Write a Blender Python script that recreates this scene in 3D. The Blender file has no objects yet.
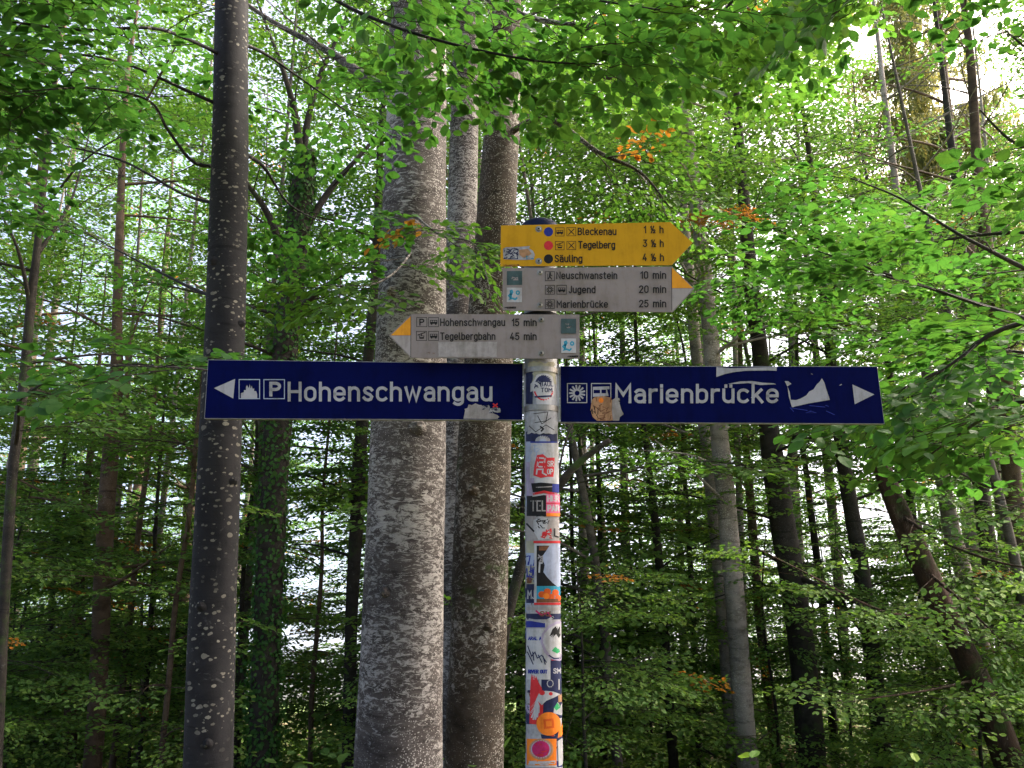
import bpy, math, random
import numpy as np
from mathutils import Vector, Matrix

R = math.radians
random.seed(11)
rng = np.random.default_rng(11)
scene = bpy.context.scene
col = scene.collection

# ------------------------------------------------------------------ camera
PXW, PXH, FOC = 1024, 768, 769.0
PITCH = R(12.0)
EYE = Vector((0.0, 0.0, 1.62))
cam_data = bpy.data.cameras.new('camera')
cam_data.sensor_width = 36.0
cam_data.lens = 36.0 * FOC / PXW
cam_data.clip_start = 0.02
cam_data.clip_end = 6000
cam = bpy.data.objects.new('camera', cam_data)
cam.location = EYE
cam.rotation_euler = (R(90) + PITCH, 0, 0)
col.objects.link(cam)
scene.camera = cam

# ------------------------------------------------------------------ light
SUN_EL, SUN_AZ = R(50), R(66)          # azimuth from +Y towards +X: behind the trees, a little left
world = bpy.data.worlds.new('World')
scene.world = world
world.use_nodes = True
nt = world.node_tree
for n in list(nt.nodes):
    nt.nodes.remove(n)
sky = nt.nodes.new('ShaderNodeTexSky')
sky.sky_type = 'NISHITA'
sky.sun_disc = False
sky.sun_elevation = SUN_EL
sky.sun_rotation = SUN_AZ
sky.air_density = 0.8
sky.dust_density = 7.0
sky.ozone_density = 1.0
bg = nt.nodes.new('ShaderNodeBackground')
bg.inputs['Strength'].default_value = 0.15
wo = nt.nodes.new('ShaderNodeOutputWorld')
# the viewpoint is high on a mountainside: its open horizon lies a good way below eye level
wtc = nt.nodes.new('ShaderNodeTexCoord')
wad = nt.nodes.new('ShaderNodeVectorMath'); wad.operation = 'ADD'; wad.inputs[1].default_value = (0, 0, .24)
wnm = nt.nodes.new('ShaderNodeVectorMath'); wnm.operation = 'NORMALIZE'
nt.links.new(wtc.outputs['Generated'], wad.inputs[0])
nt.links.new(wad.outputs[0], wnm.inputs[0])
nt.links.new(wnm.outputs[0], sky.inputs['Vector'])
# thin high cloud: a touch warmer than clear blue
wmx = nt.nodes.new('ShaderNodeMix'); wmx.data_type = 'RGBA'; wmx.blend_type = 'MULTIPLY'
wmx.inputs[0].default_value = 1.0; wmx.inputs[7].default_value = (1.05, 1.0, .95, 1)
nt.links.new(sky.outputs[0], wmx.inputs[6])
nt.links.new(wmx.outputs[2], bg.inputs['Color'])
nt.links.new(bg.outputs[0], wo.inputs['Surface'])

sun_data = bpy.data.lights.new('sun', 'SUN')
sun_data.energy = 3.5
sun_data.angle = R(32)
sun_data.color = (1.0, 0.93, 0.82)
sun = bpy.data.objects.new('sun', sun_data)
sdir = Vector((math.sin(SUN_AZ) * math.cos(SUN_EL), math.cos(SUN_AZ) * math.cos(SUN_EL), math.sin(SUN_EL)))
sun.rotation_euler = (-sdir).to_track_quat('-Z', 'Y').to_euler()
sun.location = sdir * 60
col.objects.link(sun)

vs = scene.view_settings
vs.view_transform = 'Standard'
vs.look = 'None'
vs.exposure = 2.3
vs.gamma = 1.0
vs.use_curve_mapping = False

cy = scene.cycles
cy.max_bounces = 9
cy.diffuse_bounces = 6
cy.glossy_bounces = 2
cy.transmission_bounces = 7
cy.transparent_max_bounces = 4
cy.caustics_reflective = False
cy.caustics_refractive = False
cy.use_denoising = True
cy.denoiser = 'OPENIMAGEDENOISE'
cy.denoising_input_passes = 'RGB_ALBEDO_NORMAL'
cy.denoising_prefilter = 'ACCURATE'
cy.sample_clamp_indirect = 8.0

# ------------------------------------------------------------------ helpers
def P(px, py, Y):
    """world point at horizontal distance Y in the direction of a photo pixel (used to lay out real positions)"""
    a = (px - 512.0) / FOC
    b = (384.0 - py) / FOC
    s, c = math.sin(PITCH), math.cos(PITCH)
    d = Vector((a, c - b * s, s + b * c))
    return EYE + d * (Y / d.y)

def depth_of(w):
    s, c = math.sin(PITCH), math.cos(PITCH)
    r = w - EYE
    return r.y * c + r.z * s

def proj(w):
    s, c = math.sin(PITCH), math.cos(PITCH)
    rx, ry, rz = w[0] - EYE.x, w[1] - EYE.y, w[2] - EYE.z
    f = ry * c + rz * s
    u = -ry * s + rz * c
    if f < 0.05:
        return (-9999, -9999)
    return (512 + FOC * rx / f, 384 - FOC * u / f)

def ground_z(x, y):
    r = max(0.0, y - 2.5)
    near = -0.18 * r
    fade = min(1.0, math.hypot(x, y) / 4.0)
    bump = 0.16 * math.sin(0.55 * x + 0.31 * y) + 0.10 * math.sin(1.3 * x - 0.8 * y + 2.0) + 0.05 * math.sin(2.7 * y + 1.9 * x)
    return near + bump * fade + 0.02 * x

def tag(o, label=None, cat=None, group=None, kind=None):
    if label: o['label'] = label
    if cat: o['category'] = cat
    if group: o['group'] = group
    if kind: o['kind'] = kind
    return o

def empty(name, loc, label, cat, group=None, rz=0.0):
    o = bpy.data.objects.new(name, None)
    o.location = loc
    o.rotation_euler = (0, 0, rz)
    o.empty_display_size = 0.2
    col.objects.link(o)
    return tag(o, label, cat, group)

class MB:
    """collects polygons into one mesh"""
    def __init__(self):
        self.v, self.n = [], 0
        self.f = []                      # (faces MxK, mat, smooth)
    def add(self, V, Fc, mat=0, smooth=False):
        V = np.asarray(V, dtype=np.float64).reshape(-1, 3)
        if len(V) == 0: return
        if isinstance(Fc, np.ndarray):
            self.f.append((Fc + self.n, mat, smooth))
        else:
            byk = {}
            for q in Fc:
                byk.setdefault(len(q), []).append(q)
            for k, qs in byk.items():
                self.f.append((np.array(qs, dtype=np.int64) + self.n, mat, smooth))
        self.v.append(V)
        self.n += len(V)
    def tube(self, pts, rad, seg=8, mat=0, cap=True, wob=0.0, smooth=True):
        pts = [Vector(p) for p in pts]
        n = len(pts)
        if np.isscalar(rad): rad = [rad] * n
        V = []
        ref = None
        for i in range(n):
            t = (pts[min(i + 1, n - 1)] - pts[max(i - 1, 0)])
            if t.length < 1e-9: t = Vector((0, 0, 1))
            t.normalize()
            if ref is None:
                ref = Vector((1, 0, 0)) if abs(t.x) < 0.8 else Vector((0, 1, 0))
            ref = (ref - t * ref.dot(t)).normalized()
            b = t.cross(ref)
            for k in range(seg):
                a = 2 * math.pi * k / seg
                r = rad[i]
                if wob: r *= 1 + wob * (math.sin(3 * a + pts[i].z * 1.3 + 1) * .5 + math.sin(2 * a - pts[i].z * 2.1) * .5 + .35 * math.sin(5 * a + pts[i].z * 7))
                p = pts[i] + (ref * math.cos(a) + b * math.sin(a)) * r
                V.append(p[:])
        idx = np.arange(n * seg).reshape(n, seg)
        a0 = idx[:-1]; a1 = idx[1:]
        Fq = np.stack([a0, np.roll(a0, -1, 1), np.roll(a1, -1, 1), a1], -1).reshape(-1, 4)
        start = self.n
        self.add(V, Fq, mat, smooth)
        if cap:
            self.f.append((np.array([list(range(seg - 1, -1, -1))]) + start, mat, False))
            self.f.append((np.array([list(range((n - 1) * seg, n * seg))]) + start, mat, False))
    def box(self, c, s, mat=0, rot=None):
        hx, hy, hz = s[0] / 2, s[1] / 2, s[2] / 2
        V = [Vector((x, y, z)) for z in (-hz, hz) for y in (-hy, hy) for x in (-hx, hx)]
        if rot: V = [rot @ p for p in V]
        V = [(p + Vector(c))[:] for p in V]
        self.add(V, [(0, 2, 3, 1), (4, 5, 7, 6), (0, 1, 5, 4), (2, 6, 7, 3), (0, 4, 6, 2), (1, 3, 7, 5)], mat)
    def mesh(self, name, mats, origin=(0, 0, 0)):
        me = bpy.data.meshes.new(name)
        V = np.concatenate(self.v) - np.array(origin, dtype=np.float64)
        tot = [np.full(len(f), f.shape[1]) for f, _, _ in self.f]
        loops = np.concatenate([f.ravel() for f, _, _ in self.f])
        tot = np.concatenate(tot)
        starts = np.concatenate([[0], np.cumsum(tot)[:-1]])
        me.vertices.add(len(V)); me.vertices.foreach_set('co', V.astype(np.float32).ravel())
        me.loops.add(len(loops)); me.loops.foreach_set('vertex_index', loops.astype(np.int32))
        me.polygons.add(len(tot))
        me.polygons.foreach_set('loop_start', starts.astype(np.int32))
        me.polygons.foreach_set('loop_total', tot.astype(np.int32))
        me.polygons.foreach_set('material_index', np.concatenate([np.full(len(f), m) for f, m, _ in self.f]).astype(np.int32))
        me.polygons.foreach_set('use_smooth', np.concatenate([np.full(len(f), s) for f, _, s in self.f]))
        for m in mats: me.materials.append(m)
        me.update(calc_edges=True)
        return me
    def build(self, name, mats, parent=None, origin=(0, 0, 0)):
        if not isinstance(mats, (list, tuple)): mats = [mats]
        o = bpy.data.objects.new(name, self.mesh(name, mats, origin))
        col.objects.link(o)
        if parent is not None: o.parent = parent
        else: o.location = origin
        return o

# ------------------------------------------------------------------ materials
class NT:
    def __init__(self, name):
        self.m = bpy.data.materials.new(name)
        self.m.use_nodes = True
        self.t = self.m.node_tree
        for n in list(self.t.nodes): self.t.nodes.remove(n)
        self.out = self.n('ShaderNodeOutputMaterial')
    def n(self, kind, **kw):
        x = self.t.nodes.new(kind)
        for k, v in kw.items():
            if k in x.inputs: x.inputs[k].default_value = v
            else: setattr(x, k, v)
        return x
    def l(self, a, b): self.t.links.new(a, b)
    def ramp(self, src, stops, interp='LINEAR'):
        r = self.n('ShaderNodeValToRGB')
        r.color_ramp.interpolation = interp
        el = r.color_ramp.elements
        while len(el) > 1: el.remove(el[-1])
        el[0].position, el[0].color = stops[0][0], tuple(stops[0][1]) + (1,)
        for p, c in stops[1:]:
            e = el.new(p); e.color = tuple(c) + (1,)
        self.l(src, r.inputs[0])
        return r.outputs[0]
    def mix(self, fac, a, b, mode='MIX'):
        m = self.n('ShaderNodeMix'); m.data_type = 'RGBA'; m.blend_type = mode
        for s, i in ((fac, 0), (a, 6), (b, 7)):
            if hasattr(s, 'links'): self.l(s, m.inputs[i])
            else: m.inputs[i].default_value = (tuple(s) + (1,)) if i else s
        return m.outputs[2]
    def coords(self, scale=(1, 1, 1)):
        tc = self.n('ShaderNodeTexCoord')
        mp = self.n('ShaderNodeMapping')
        mp.inputs['Scale'].default_value = scale
        self.l(tc.outputs['Object'], mp.inputs[0])
        return mp.outputs[0]
    def noise(self, vec, scale, detail=5, rough=.6, dist=0.0):
        x = self.n('ShaderNodeTexNoise', Scale=scale, Detail=detail, Roughness=rough, Distortion=dist)
        self.l(vec, x.inputs['Vector'])
        return x.outputs[0]
    def voro(self, vec, scale, feature='F1'):
        x = self.n('ShaderNodeTexVoronoi', feature=feature, Scale=scale)
        self.l(vec, x.inputs['Vector'])
        return x

def simple(name, c, rough=.6, metal=0.0, var=0.12, scale=30, spec=.10, grime=.35):
    N = NT(name)
    b = N.n('ShaderNodeBsdfPrincipled', Roughness=rough, Metallic=metal)
    b.inputs['Specular IOR Level'].default_value = spec
    nz = N.noise(N.coords(), scale, 6, .65)
    lo = tuple(x * (1 - var) for x in c); hi = tuple(min(1, x * (1 + var)) for x in c)
    c_ = N.ramp(nz, [(.3, lo), (.7, hi)])
    run = N.noise(N.coords((1, 1, .16)), 34, 6, .7)
    spt = N.noise(N.coords(), 11, 8, .75)
    dm = N.n('ShaderNodeMath', operation='MULTIPLY'); N.l(run, dm.inputs[0]); N.l(spt, dm.inputs[1])
    k_ = 1 - grime
    c_ = N.mix(1.0, c_, N.ramp(dm.outputs[0], [(.22, (1, 1, 1)), (.36, (k_, k_ * .98, k_ * .92))]), 'MULTIPLY')
    N.l(c_, b.inputs['Base Color'])
    N.l(b.outputs[0], N.out.inputs[0])
    return N.m

def leaf_mat(name, c, ct, trans=.45, hue_spread=.5, rough=.6):
    """a beech leaf: both sides diffuse with light coming through; each leaf differs a little"""
    N = NT(name)
    geo = N.n('ShaderNodeNewGeometry')
    rnd = geo.outputs['Random Per Island']
    nz = N.noise(N.coords(), .7, 2, .5)
    mixf = N.n('ShaderNodeMath', operation='MULTIPLY_ADD'); mixf.inputs[1].default_value = .6; 
    N.l(rnd, mixf.inputs[0])
    sc = N.n('ShaderNodeMath', operation='MULTIPLY_ADD'); sc.inputs[1].default_value = 1.0; sc.inputs[2].default_value = -.3
    N.l(nz, sc.inputs[0]); N.l(sc.outputs[0], mixf.inputs[2])
    def tint(k, q):
        return tuple(max(0, v) for v in (k[0] * q[0], k[1] * q[1], k[2] * q[2]))
    h = hue_spread
    base = N.ramp(mixf.outputs[0], [(.05, tint(c, (1 - .45 * h, 1 - .35 * h, 1 + .1 * h))), (.5, c), (.95, tint(c, (1 + 1.1 * h, 1 + .45 * h, 1 - .1 * h)))])
    trn = N.ramp(mixf.outputs[0], [(.05, tint(ct, (1 - .45 * h, 1 - .3 * h, 1))), (.5, ct), (.95, tint(ct, (1 + .9 * h, 1 + .3 * h, 1)))])
    p = N.n('ShaderNodeBsdfPrincipled', Roughness=rough)
    p.inputs['Specular IOR Level'].default_value = .22
    N.l(base, p.inputs['Base Color'])
    tr = N.n('ShaderNodeBsdfTranslucent')
    N.l(trn, tr.inputs['Color'])
    mx = N.n('ShaderNodeMixShader'); mx.inputs[0].default_value = trans
    N.l(p.outputs[0], mx.inputs[1]); N.l(tr.outputs[0], mx.inputs[2])
    N.l(mx.outputs[0], N.out.inputs[0])
    return N.m

def bark_mat(name, dark, mid, pale, patch=.5, speck=.35, zs=2.2, scale=6.0, spots=None, moss=0.0, bump=.35):
    N = NT(name)
    v = N.coords((1, 1, zs)); v1 = N.coords((1, 1, 1)); vl = N.coords((1, 1, .28))
    big = N.noise(v1, 1.6, 4, .6)
    med = N.noise(v, scale, 8, .68, .3)
    c = N.ramp(med, [(.32, dark), (.55, mid)])
    # lichen: pale crusts stretched round the trunk, broken by finer noise
    pat = N.noise(v, scale * 3.0, 9, .76, .8)
    add = N.n('ShaderNodeMath', operation='MULTIPLY_ADD'); add.inputs[1].default_value = .45
    N.l(big, add.inputs[0]); N.l(pat, add.inputs[2])
    t = .95 - patch * .35
    m1 = N.ramp(add.outputs[0], [(t - .05, (0, 0, 0)), (t + .03, (1, 1, 1))])
    c = N.mix(m1, c, pale)
    # white pin specks, thicker in some areas
    vo = N.voro(v1, 75)
    area = N.noise(vl, 2.3, 3, .5)
    thr = N.n('ShaderNodeMath', operation='MULTIPLY_ADD'); thr.inputs[1].default_value = .9; thr.inputs[2].default_value = -.45 + speck * .62
    N.l(area, thr.inputs[0])
    sub = N.n('ShaderNodeMath', operation='SUBTRACT'); N.l(thr.outputs[0], sub.inputs[0]); N.l(vo.outputs['Distance'], sub.inputs[1])
    ad2 = N.n('ShaderNodeMath', operation='ADD'); ad2.inputs[1].default_value = .35; N.l(sub.outputs[0], ad2.inputs[0])
    m2 = N.ramp(ad2.outputs[0], [(.30, (0, 0, 0)), (.40, (1, 1, 1))])
    c = N.mix(m2, c, tuple(min(1, x * 1.25) for x in pale))
    if spots:
        # round lichen discs, jagged outline
        dn = N.noise(v1, 28, 3, .6)
        warp = N.n('ShaderNodeVectorMath', operation='MULTIPLY_ADD')
        cmb = N.n('ShaderNodeCombineXYZ')
        N.l(dn, cmb.inputs[0]); N.l(dn, cmb.inputs[2])
        N.l(cmb.outputs[0], warp.inputs[0]); warp.inputs[1].default_value = (.03, .03, .03)
        v2 = N.coords((1, 1, 1.55)); N.l(v2, warp.inputs[2])
        for sc_, lim in ((21, .22), (38, .25)):
            vv = N.voro(warp.outputs[0], sc_)
            sp = N.n('ShaderNodeSeparateColor'); N.l(vv.outputs['Color'], sp.inputs[0])
            mul = N.n('ShaderNodeMath', operation='MULTIPLY'); N.l(sp.outputs[0], mul.inputs[0]); mul.inputs[1].default_value = lim * 1.6
            lt = N.n('ShaderNodeMath', operation='LESS_THAN'); N.l(vv.outputs['Distance'], lt.inputs[0]); N.l(mul.outputs[0], lt.inputs[1])
            gt = N.n('ShaderNodeMath', operation='GREATER_THAN'); N.l(sp.outputs[1], gt.inputs[0]); gt.inputs[1].default_value = .38
            an0 = N.n('ShaderNodeMath', operation='MULTIPLY'); N.l(lt.outputs[0], an0.inputs[0]); N.l(gt.outputs[0], an0.inputs[1])
            an = N.n('ShaderNodeMath', operation='MULTIPLY'); N.l(an0.outputs[0], an.inputs[0]); N.l(N.ramp(big, [(.44, (.12, .12, .12)), (.52, (1, 1, 1))]), an.inputs[1])
            tone = N.mix(sp.outputs[2], tuple(x * .55 for x in spots), spots)
            c = N.mix(an.outputs[0], c, tone)
    ring = N.noise(N.coords((1.3, 1.3, 16)), 2.6, 5, .7, .6)
    c = N.mix(N.ramp(ring, [(.60, (0, 0, 0)), (.68, (.75, .75, .75))]), c, tuple(x * .5 for x in dark))
    tone = N.ramp(N.noise(N.coords((1.1, 1.1, .6)), 1.3, 4, .6), [(.3, (.55, .55, .55)), (.7, (1.25, 1.2, 1.15))])
    c = N.mix(1.0, c, tone, 'MULTIPLY')
    if moss:
        mz = N.noise(v1, 3.1, 6, .7)
        mm = N.ramp(mz, [(.62 - moss * .3, (0, 0, 0)), (.72 - moss * .2, (1, 1, 1))])
        c = N.mix(mm, c, (.035, .06, .014))
    b = N.n('ShaderNodeBsdfPrincipled', Roughness=.85)
    b.inputs['Specular IOR Level'].default_value = .25
    N.l(c, b.inputs['Base Color'])
    bp = N.n('ShaderNodeBump', Strength=bump, Distance=.02)
    hh = N.n('ShaderNodeMath', operation='ADD'); N.l(med, hh.inputs[0]); N.l(pat, hh.inputs[1])
    N.l(hh.outputs[0], bp.inputs['Height'])
    N.l(bp.outputs[0], b.inputs['Normal'])
    N.l(b.outputs[0], N.out.inputs[0])
    return N.m

LEAF = leaf_mat('leaf_green', (.075, .155, .026), (.10, .245, .024), .45)
LEAF_FAR = leaf_mat('leaf_far_green', (.085, .165, .034), (.115, .25, .030), .46, .55)
LEAF_DEEP = leaf_mat('leaf_deep_green', (.040, .110, .026), (.07, .21, .024), .42)
LEAF_COOL = leaf_mat('leaf_cool_green', (.082, .165, .038), (.105, .25, .036), .45)
LEAF_YOUNG = leaf_mat('leaf_young_green', (.115, .205, .045), (.17, .34, .040), .45, .6)
LEAF_AUT = leaf_mat('leaf_autumn', (.26, .13, .025), (.42, .19, .022), .45, .9)
LEAF_RED = leaf_mat('leaf_russet', (.20, .045, .02), (.35, .07, .02), .4, .5)
TWIG = simple('twig_bark', (.035, .028, .022), .8, 0, .3, 60)
BARK_T2 = bark_mat('bark_old_beech', (.024, .0185, .018), (.082, .070, .068), (.33, .315, .31), .50, .34, 2.4, 6.0)
BARK_T3 = bark_mat('bark_brown_beech', (.020, .015, .010), (.066, .050, .038), (.34, .32, .30), .40, .29, 1.7, 8.0, moss=.12)
BARK_T1 = bark_mat('bark_dark_spotted', (.005, .005, .007), (.016, .0155, .0185), (.06, .06, .062), .2, .05, 1.2, 6.0, spots=(.20, .19, .165), bump=.25)
BARK_GREY = bark_mat('bark_grey', (.13, .112, .10), (.32, .28, .258), (.44, .41, .39), .25, .40, 2.2, 7.0)
BARK_DARK = bark_mat('bark_dark', (.014, .012, .011), (.040, .034, .029), (.10, .10, .095), .2, .2, 1.5, 7.0, moss=.25)
BARK_BROWN = bark_mat('bark_brown', (.045, .028, .018), (.12, .082, .058), (.20, .17, .15), .2, .2, 1.4, 6.0)
BARK_RUST = bark_mat('bark_rotten_rust', (.014, .009, .007), (.062, .034, .024), (.16, .12, .10), .2, .1, .4, 9.0, moss=.25, bump=1.0)
BARK_FAR = bark_mat('bark_far', (.05, .043, .037), (.125, .11, .096), (.16, .155, .15), .3, .2, 2.0, 5.0)
# ------------------------------------------------------------------ foliage
def leaf_geo(kind, L, Wd):
    """one leaf along +x in its own plane, base at origin"""
    if kind == 'near':
        V = np.array([(0, 0, 0), (.5, 0, .03), (1.0, 0, -.06),
                      (.22, .34, .03), (.55, .46, .05), (.84, .26, -.01),
                      (.22, -.34, .03), (.55, -.46, .05), (.84, -.26, -.01)], float)
        Fq = np.array([(0, 1, 4, 3), (1, 2, 5, 4), (0, 6, 7, 1), (1, 7, 8, 2)])
    elif kind == 'mid':
        V = np.array([(0, 0, 0), (1, 0, -.05), (.30, .42, .05), (.74, .36, .03), (.30, -.42, .05), (.74, -.36, .03)], float)
        Fq = np.array([(0, 1, 3, 2), (0, 4, 5, 1)])
    else:
        V = np.array([(0, 0, 0), (.55, .42, .04), (1, 0, -.04), (.45, -.42, .06)], float)
        Fq = np.array([(0, 3, 2, 1)])
    V = V * np.array([L, Wd, L])
    return V, Fq

def rot_to(d, nrm):
    d = d / np.linalg.norm(d)
    y = np.cross(nrm, d); y /= np.linalg.norm(y)
    z = np.cross(d, y)
    return np.stack([d, y, z], 1)

def make_spray(kind, length, leafL, n_side, side_len, step, r, jit=.35, twig_r=.0022, skip=.05):
    """a flat beech spray: zigzag twig, alternate side twigs, alternate leaves"""
    V, Fq, n = [], [], 0
    twv, twf, tn = [], [], 0
    def leaf(p, ang, tilt_axis):
        nonlocal n
        if r.random() < skip: return
        L = leafL * r.uniform(.7, 1.15)
        v, f = leaf_geo(kind, L, L * r.uniform(.62, .78))
        d = np.array([math.cos(ang), math.sin(ang), r.normal(0, .22) - .12])
        nr = np.array([r.normal(0, jit), r.normal(0, jit), 1.0])
        M = rot_to(d, nr)
        V.append(v @ M.T + p); Fq.append(f + n); n += len(v)
    def twig(pts, r0, r1):
        nonlocal tn
        for i, p in enumerate(pts):
            rr = r0 + (r1 - r0) * i / max(1, len(pts) - 1)
            for k in range(3):
                a = 2.094 * k
                twv.append((p[0], p[1] + math.cos(a) * rr, p[2] + math.sin(a) * rr))
        m = len(pts)
        for i in range(m - 1):
            for k in range(3):
                a, b = tn + i * 3 + k, tn + i * 3 + (k + 1) % 3
                twf.append((a, b, b + 3, a + 3))
        tn += 3 * m
    def run(p0, ang0, ln, lvl, sag):
        k = max(2, int(ln / step))
        pts = [np.array(p0, float)]
        a = ang0
        for i in range(k):
            a = ang0 + (.22 if i % 2 else -.22) + r.normal(0, .08)
            pts.append(pts[-1] + np.array([math.cos(a), math.sin(a), -sag * (i / k) + r.normal(0, .05)]) * ln / k)
        twig(pts, twig_r * (1.3 if lvl == 0 else .8), twig_r * .4)
        for i in range(1, k + 1):
            s = 1 if i % 2 else -1
            if lvl == 0 and i < k and i % 1 == 0 and len(side_at) < n_side and r.random() < .85:
                side_at.append(i)
                run(pts[i], ang0 + s * r.uniform(.65, 1.0), side_len * (1 - .65 * i / k) * r.uniform(.75, 1.2), 1, sag * .8)
            if lvl == 1 or i > k * .35:
                leaf(pts[i], a * .3 + ang0 * .7 + s * r.uniform(.5, 1.0), None)
        leaf(pts[-1], ang0 + r.normal(0, .2), None)
    side_at = []
    run((0, 0, 0), 0.0, length, 0, .22)
    return np.concatenate(V), np.concatenate(Fq), np.array(twv), np.array(twf)

SPR = {}
_r = np.random.default_rng(5)
SPR['near'] = [make_spray('near', .50, .068, 9, .26, .047, _r, .3, .0020) for _ in range(7)]
SPR['mid'] = [make_spray('mid', .66, .066, 10, .34, .058, _r, .38, .0028) for _ in range(8)]
SPR['far'] = [make_spray('far', .95, .105, 9, .46, .10, _r, .55, .004) for _ in range(8)]
SPR['vfar'] = [make_spray('far', 1.3, .21, 8, .65, .20, _r, .6, .004) for _ in range(6)]

HOLES = [(150, 190, 62, 55, .75), (112, 340, 34, 80, .7), (48, 150, 70, 45, .45), (305, 150, 34, 80, .55), (322, 565, 44, 52, .85),
         (855, 30, 36, 34, .9), (915, 88, 85, 105, .95), (976, 250, 26, 60, .35), (762, 230, 26, 50, .4), (570, 600, 24, 60, .4),
         (850, 560, 60, 34, .7), (612, 500, 40, 60, .4), (900, 500, 40, 40, .4), (960, 130, 50, 45, .5), (300, 430, 26, 30, .4),
         (520, 470, 22, 60, .3), (700, 560, 36, 50, .35), (140, 250, 40, 60, .4)]

def open_gap(p):
    """where the wood is thinner and the sky comes through"""
    x, y = proj(p)
    for cx, cy_, rx, ry, pr in HOLES:
        if ((x - cx) / rx) ** 2 + ((y - cy_) / ry) ** 2 < 1 and random.random() < pr:
            return True
    return False

class Foliage:
    def __init__(self):
        self.items = {}
        self.count = 0
    def put(self, kind, pos, d, nrm, s, mat=0):
        t = random.randrange(len(SPR[kind]))
        M = rot_to(np.array(d, float), np.array(nrm, float)) * s
        if random.random() < .5: M = M * np.array([[1, -1, 1]])
        self.items.setdefault((kind, t, mat), []).append((M, np.array(pos, float)))
        self.count += 1
    def emit(self, mb, twigs=True, twig_mat=2):
        for (kind, t, mat), L in self.items.items():
            V, Fq, tv, tf = SPR[kind][t]
            M = np.stack([m for m, _ in L]); p = np.stack([q for _, q in L])
            W = np.einsum('nij,vj->nvi', M, V) + p[:, None, :]
            off = (np.arange(len(L)) * len(V))[:, None, None]
            mb.add(W.reshape(-1, 3), (Fq[None] + off).reshape(-1, Fq.shape[1]), mat, False)
            if twigs:
                W = np.einsum('nij,vj->nvi', M, tv) + p[:, None, :]
                off = (np.arange(len(L)) * len(tv))[:, None, None]
                mb.add(W.reshape(-1, 3), (tf[None] + off).reshape(-1, 4), twig_mat, True)

def smooth_path(pts, per=5):
    pts = [Vector(p) for p in pts]
    if len(pts) < 3:
        return [pts[0].lerp(pts[-1], i / per) for i in range(per + 1)]
    out = []
    for i in range(len(pts) - 1):
        p0 = pts[max(0, i - 1)]; p1 = pts[i]; p2 = pts[i + 1]; p3 = pts[min(len(pts) - 1, i + 2)]
        for k in range(per):
            t = k / per
            out.append(.5 * ((2 * p1) + (p2 - p0) * t + (2 * p0 - 5 * p1 + 4 * p2 - p3) * t * t + (3 * p1 - p0 - 3 * p2 + p3) * t ** 3))
    out.append(pts[-1])
    return out

UP = Vector((0, 0, 1))
def in_reach(p, m=.38):
    x, y = proj(p)
    return -m * PXW < x < (1 + m) * PXW and -m * PXH < y < (1 + m * .5) * PXH

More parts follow.
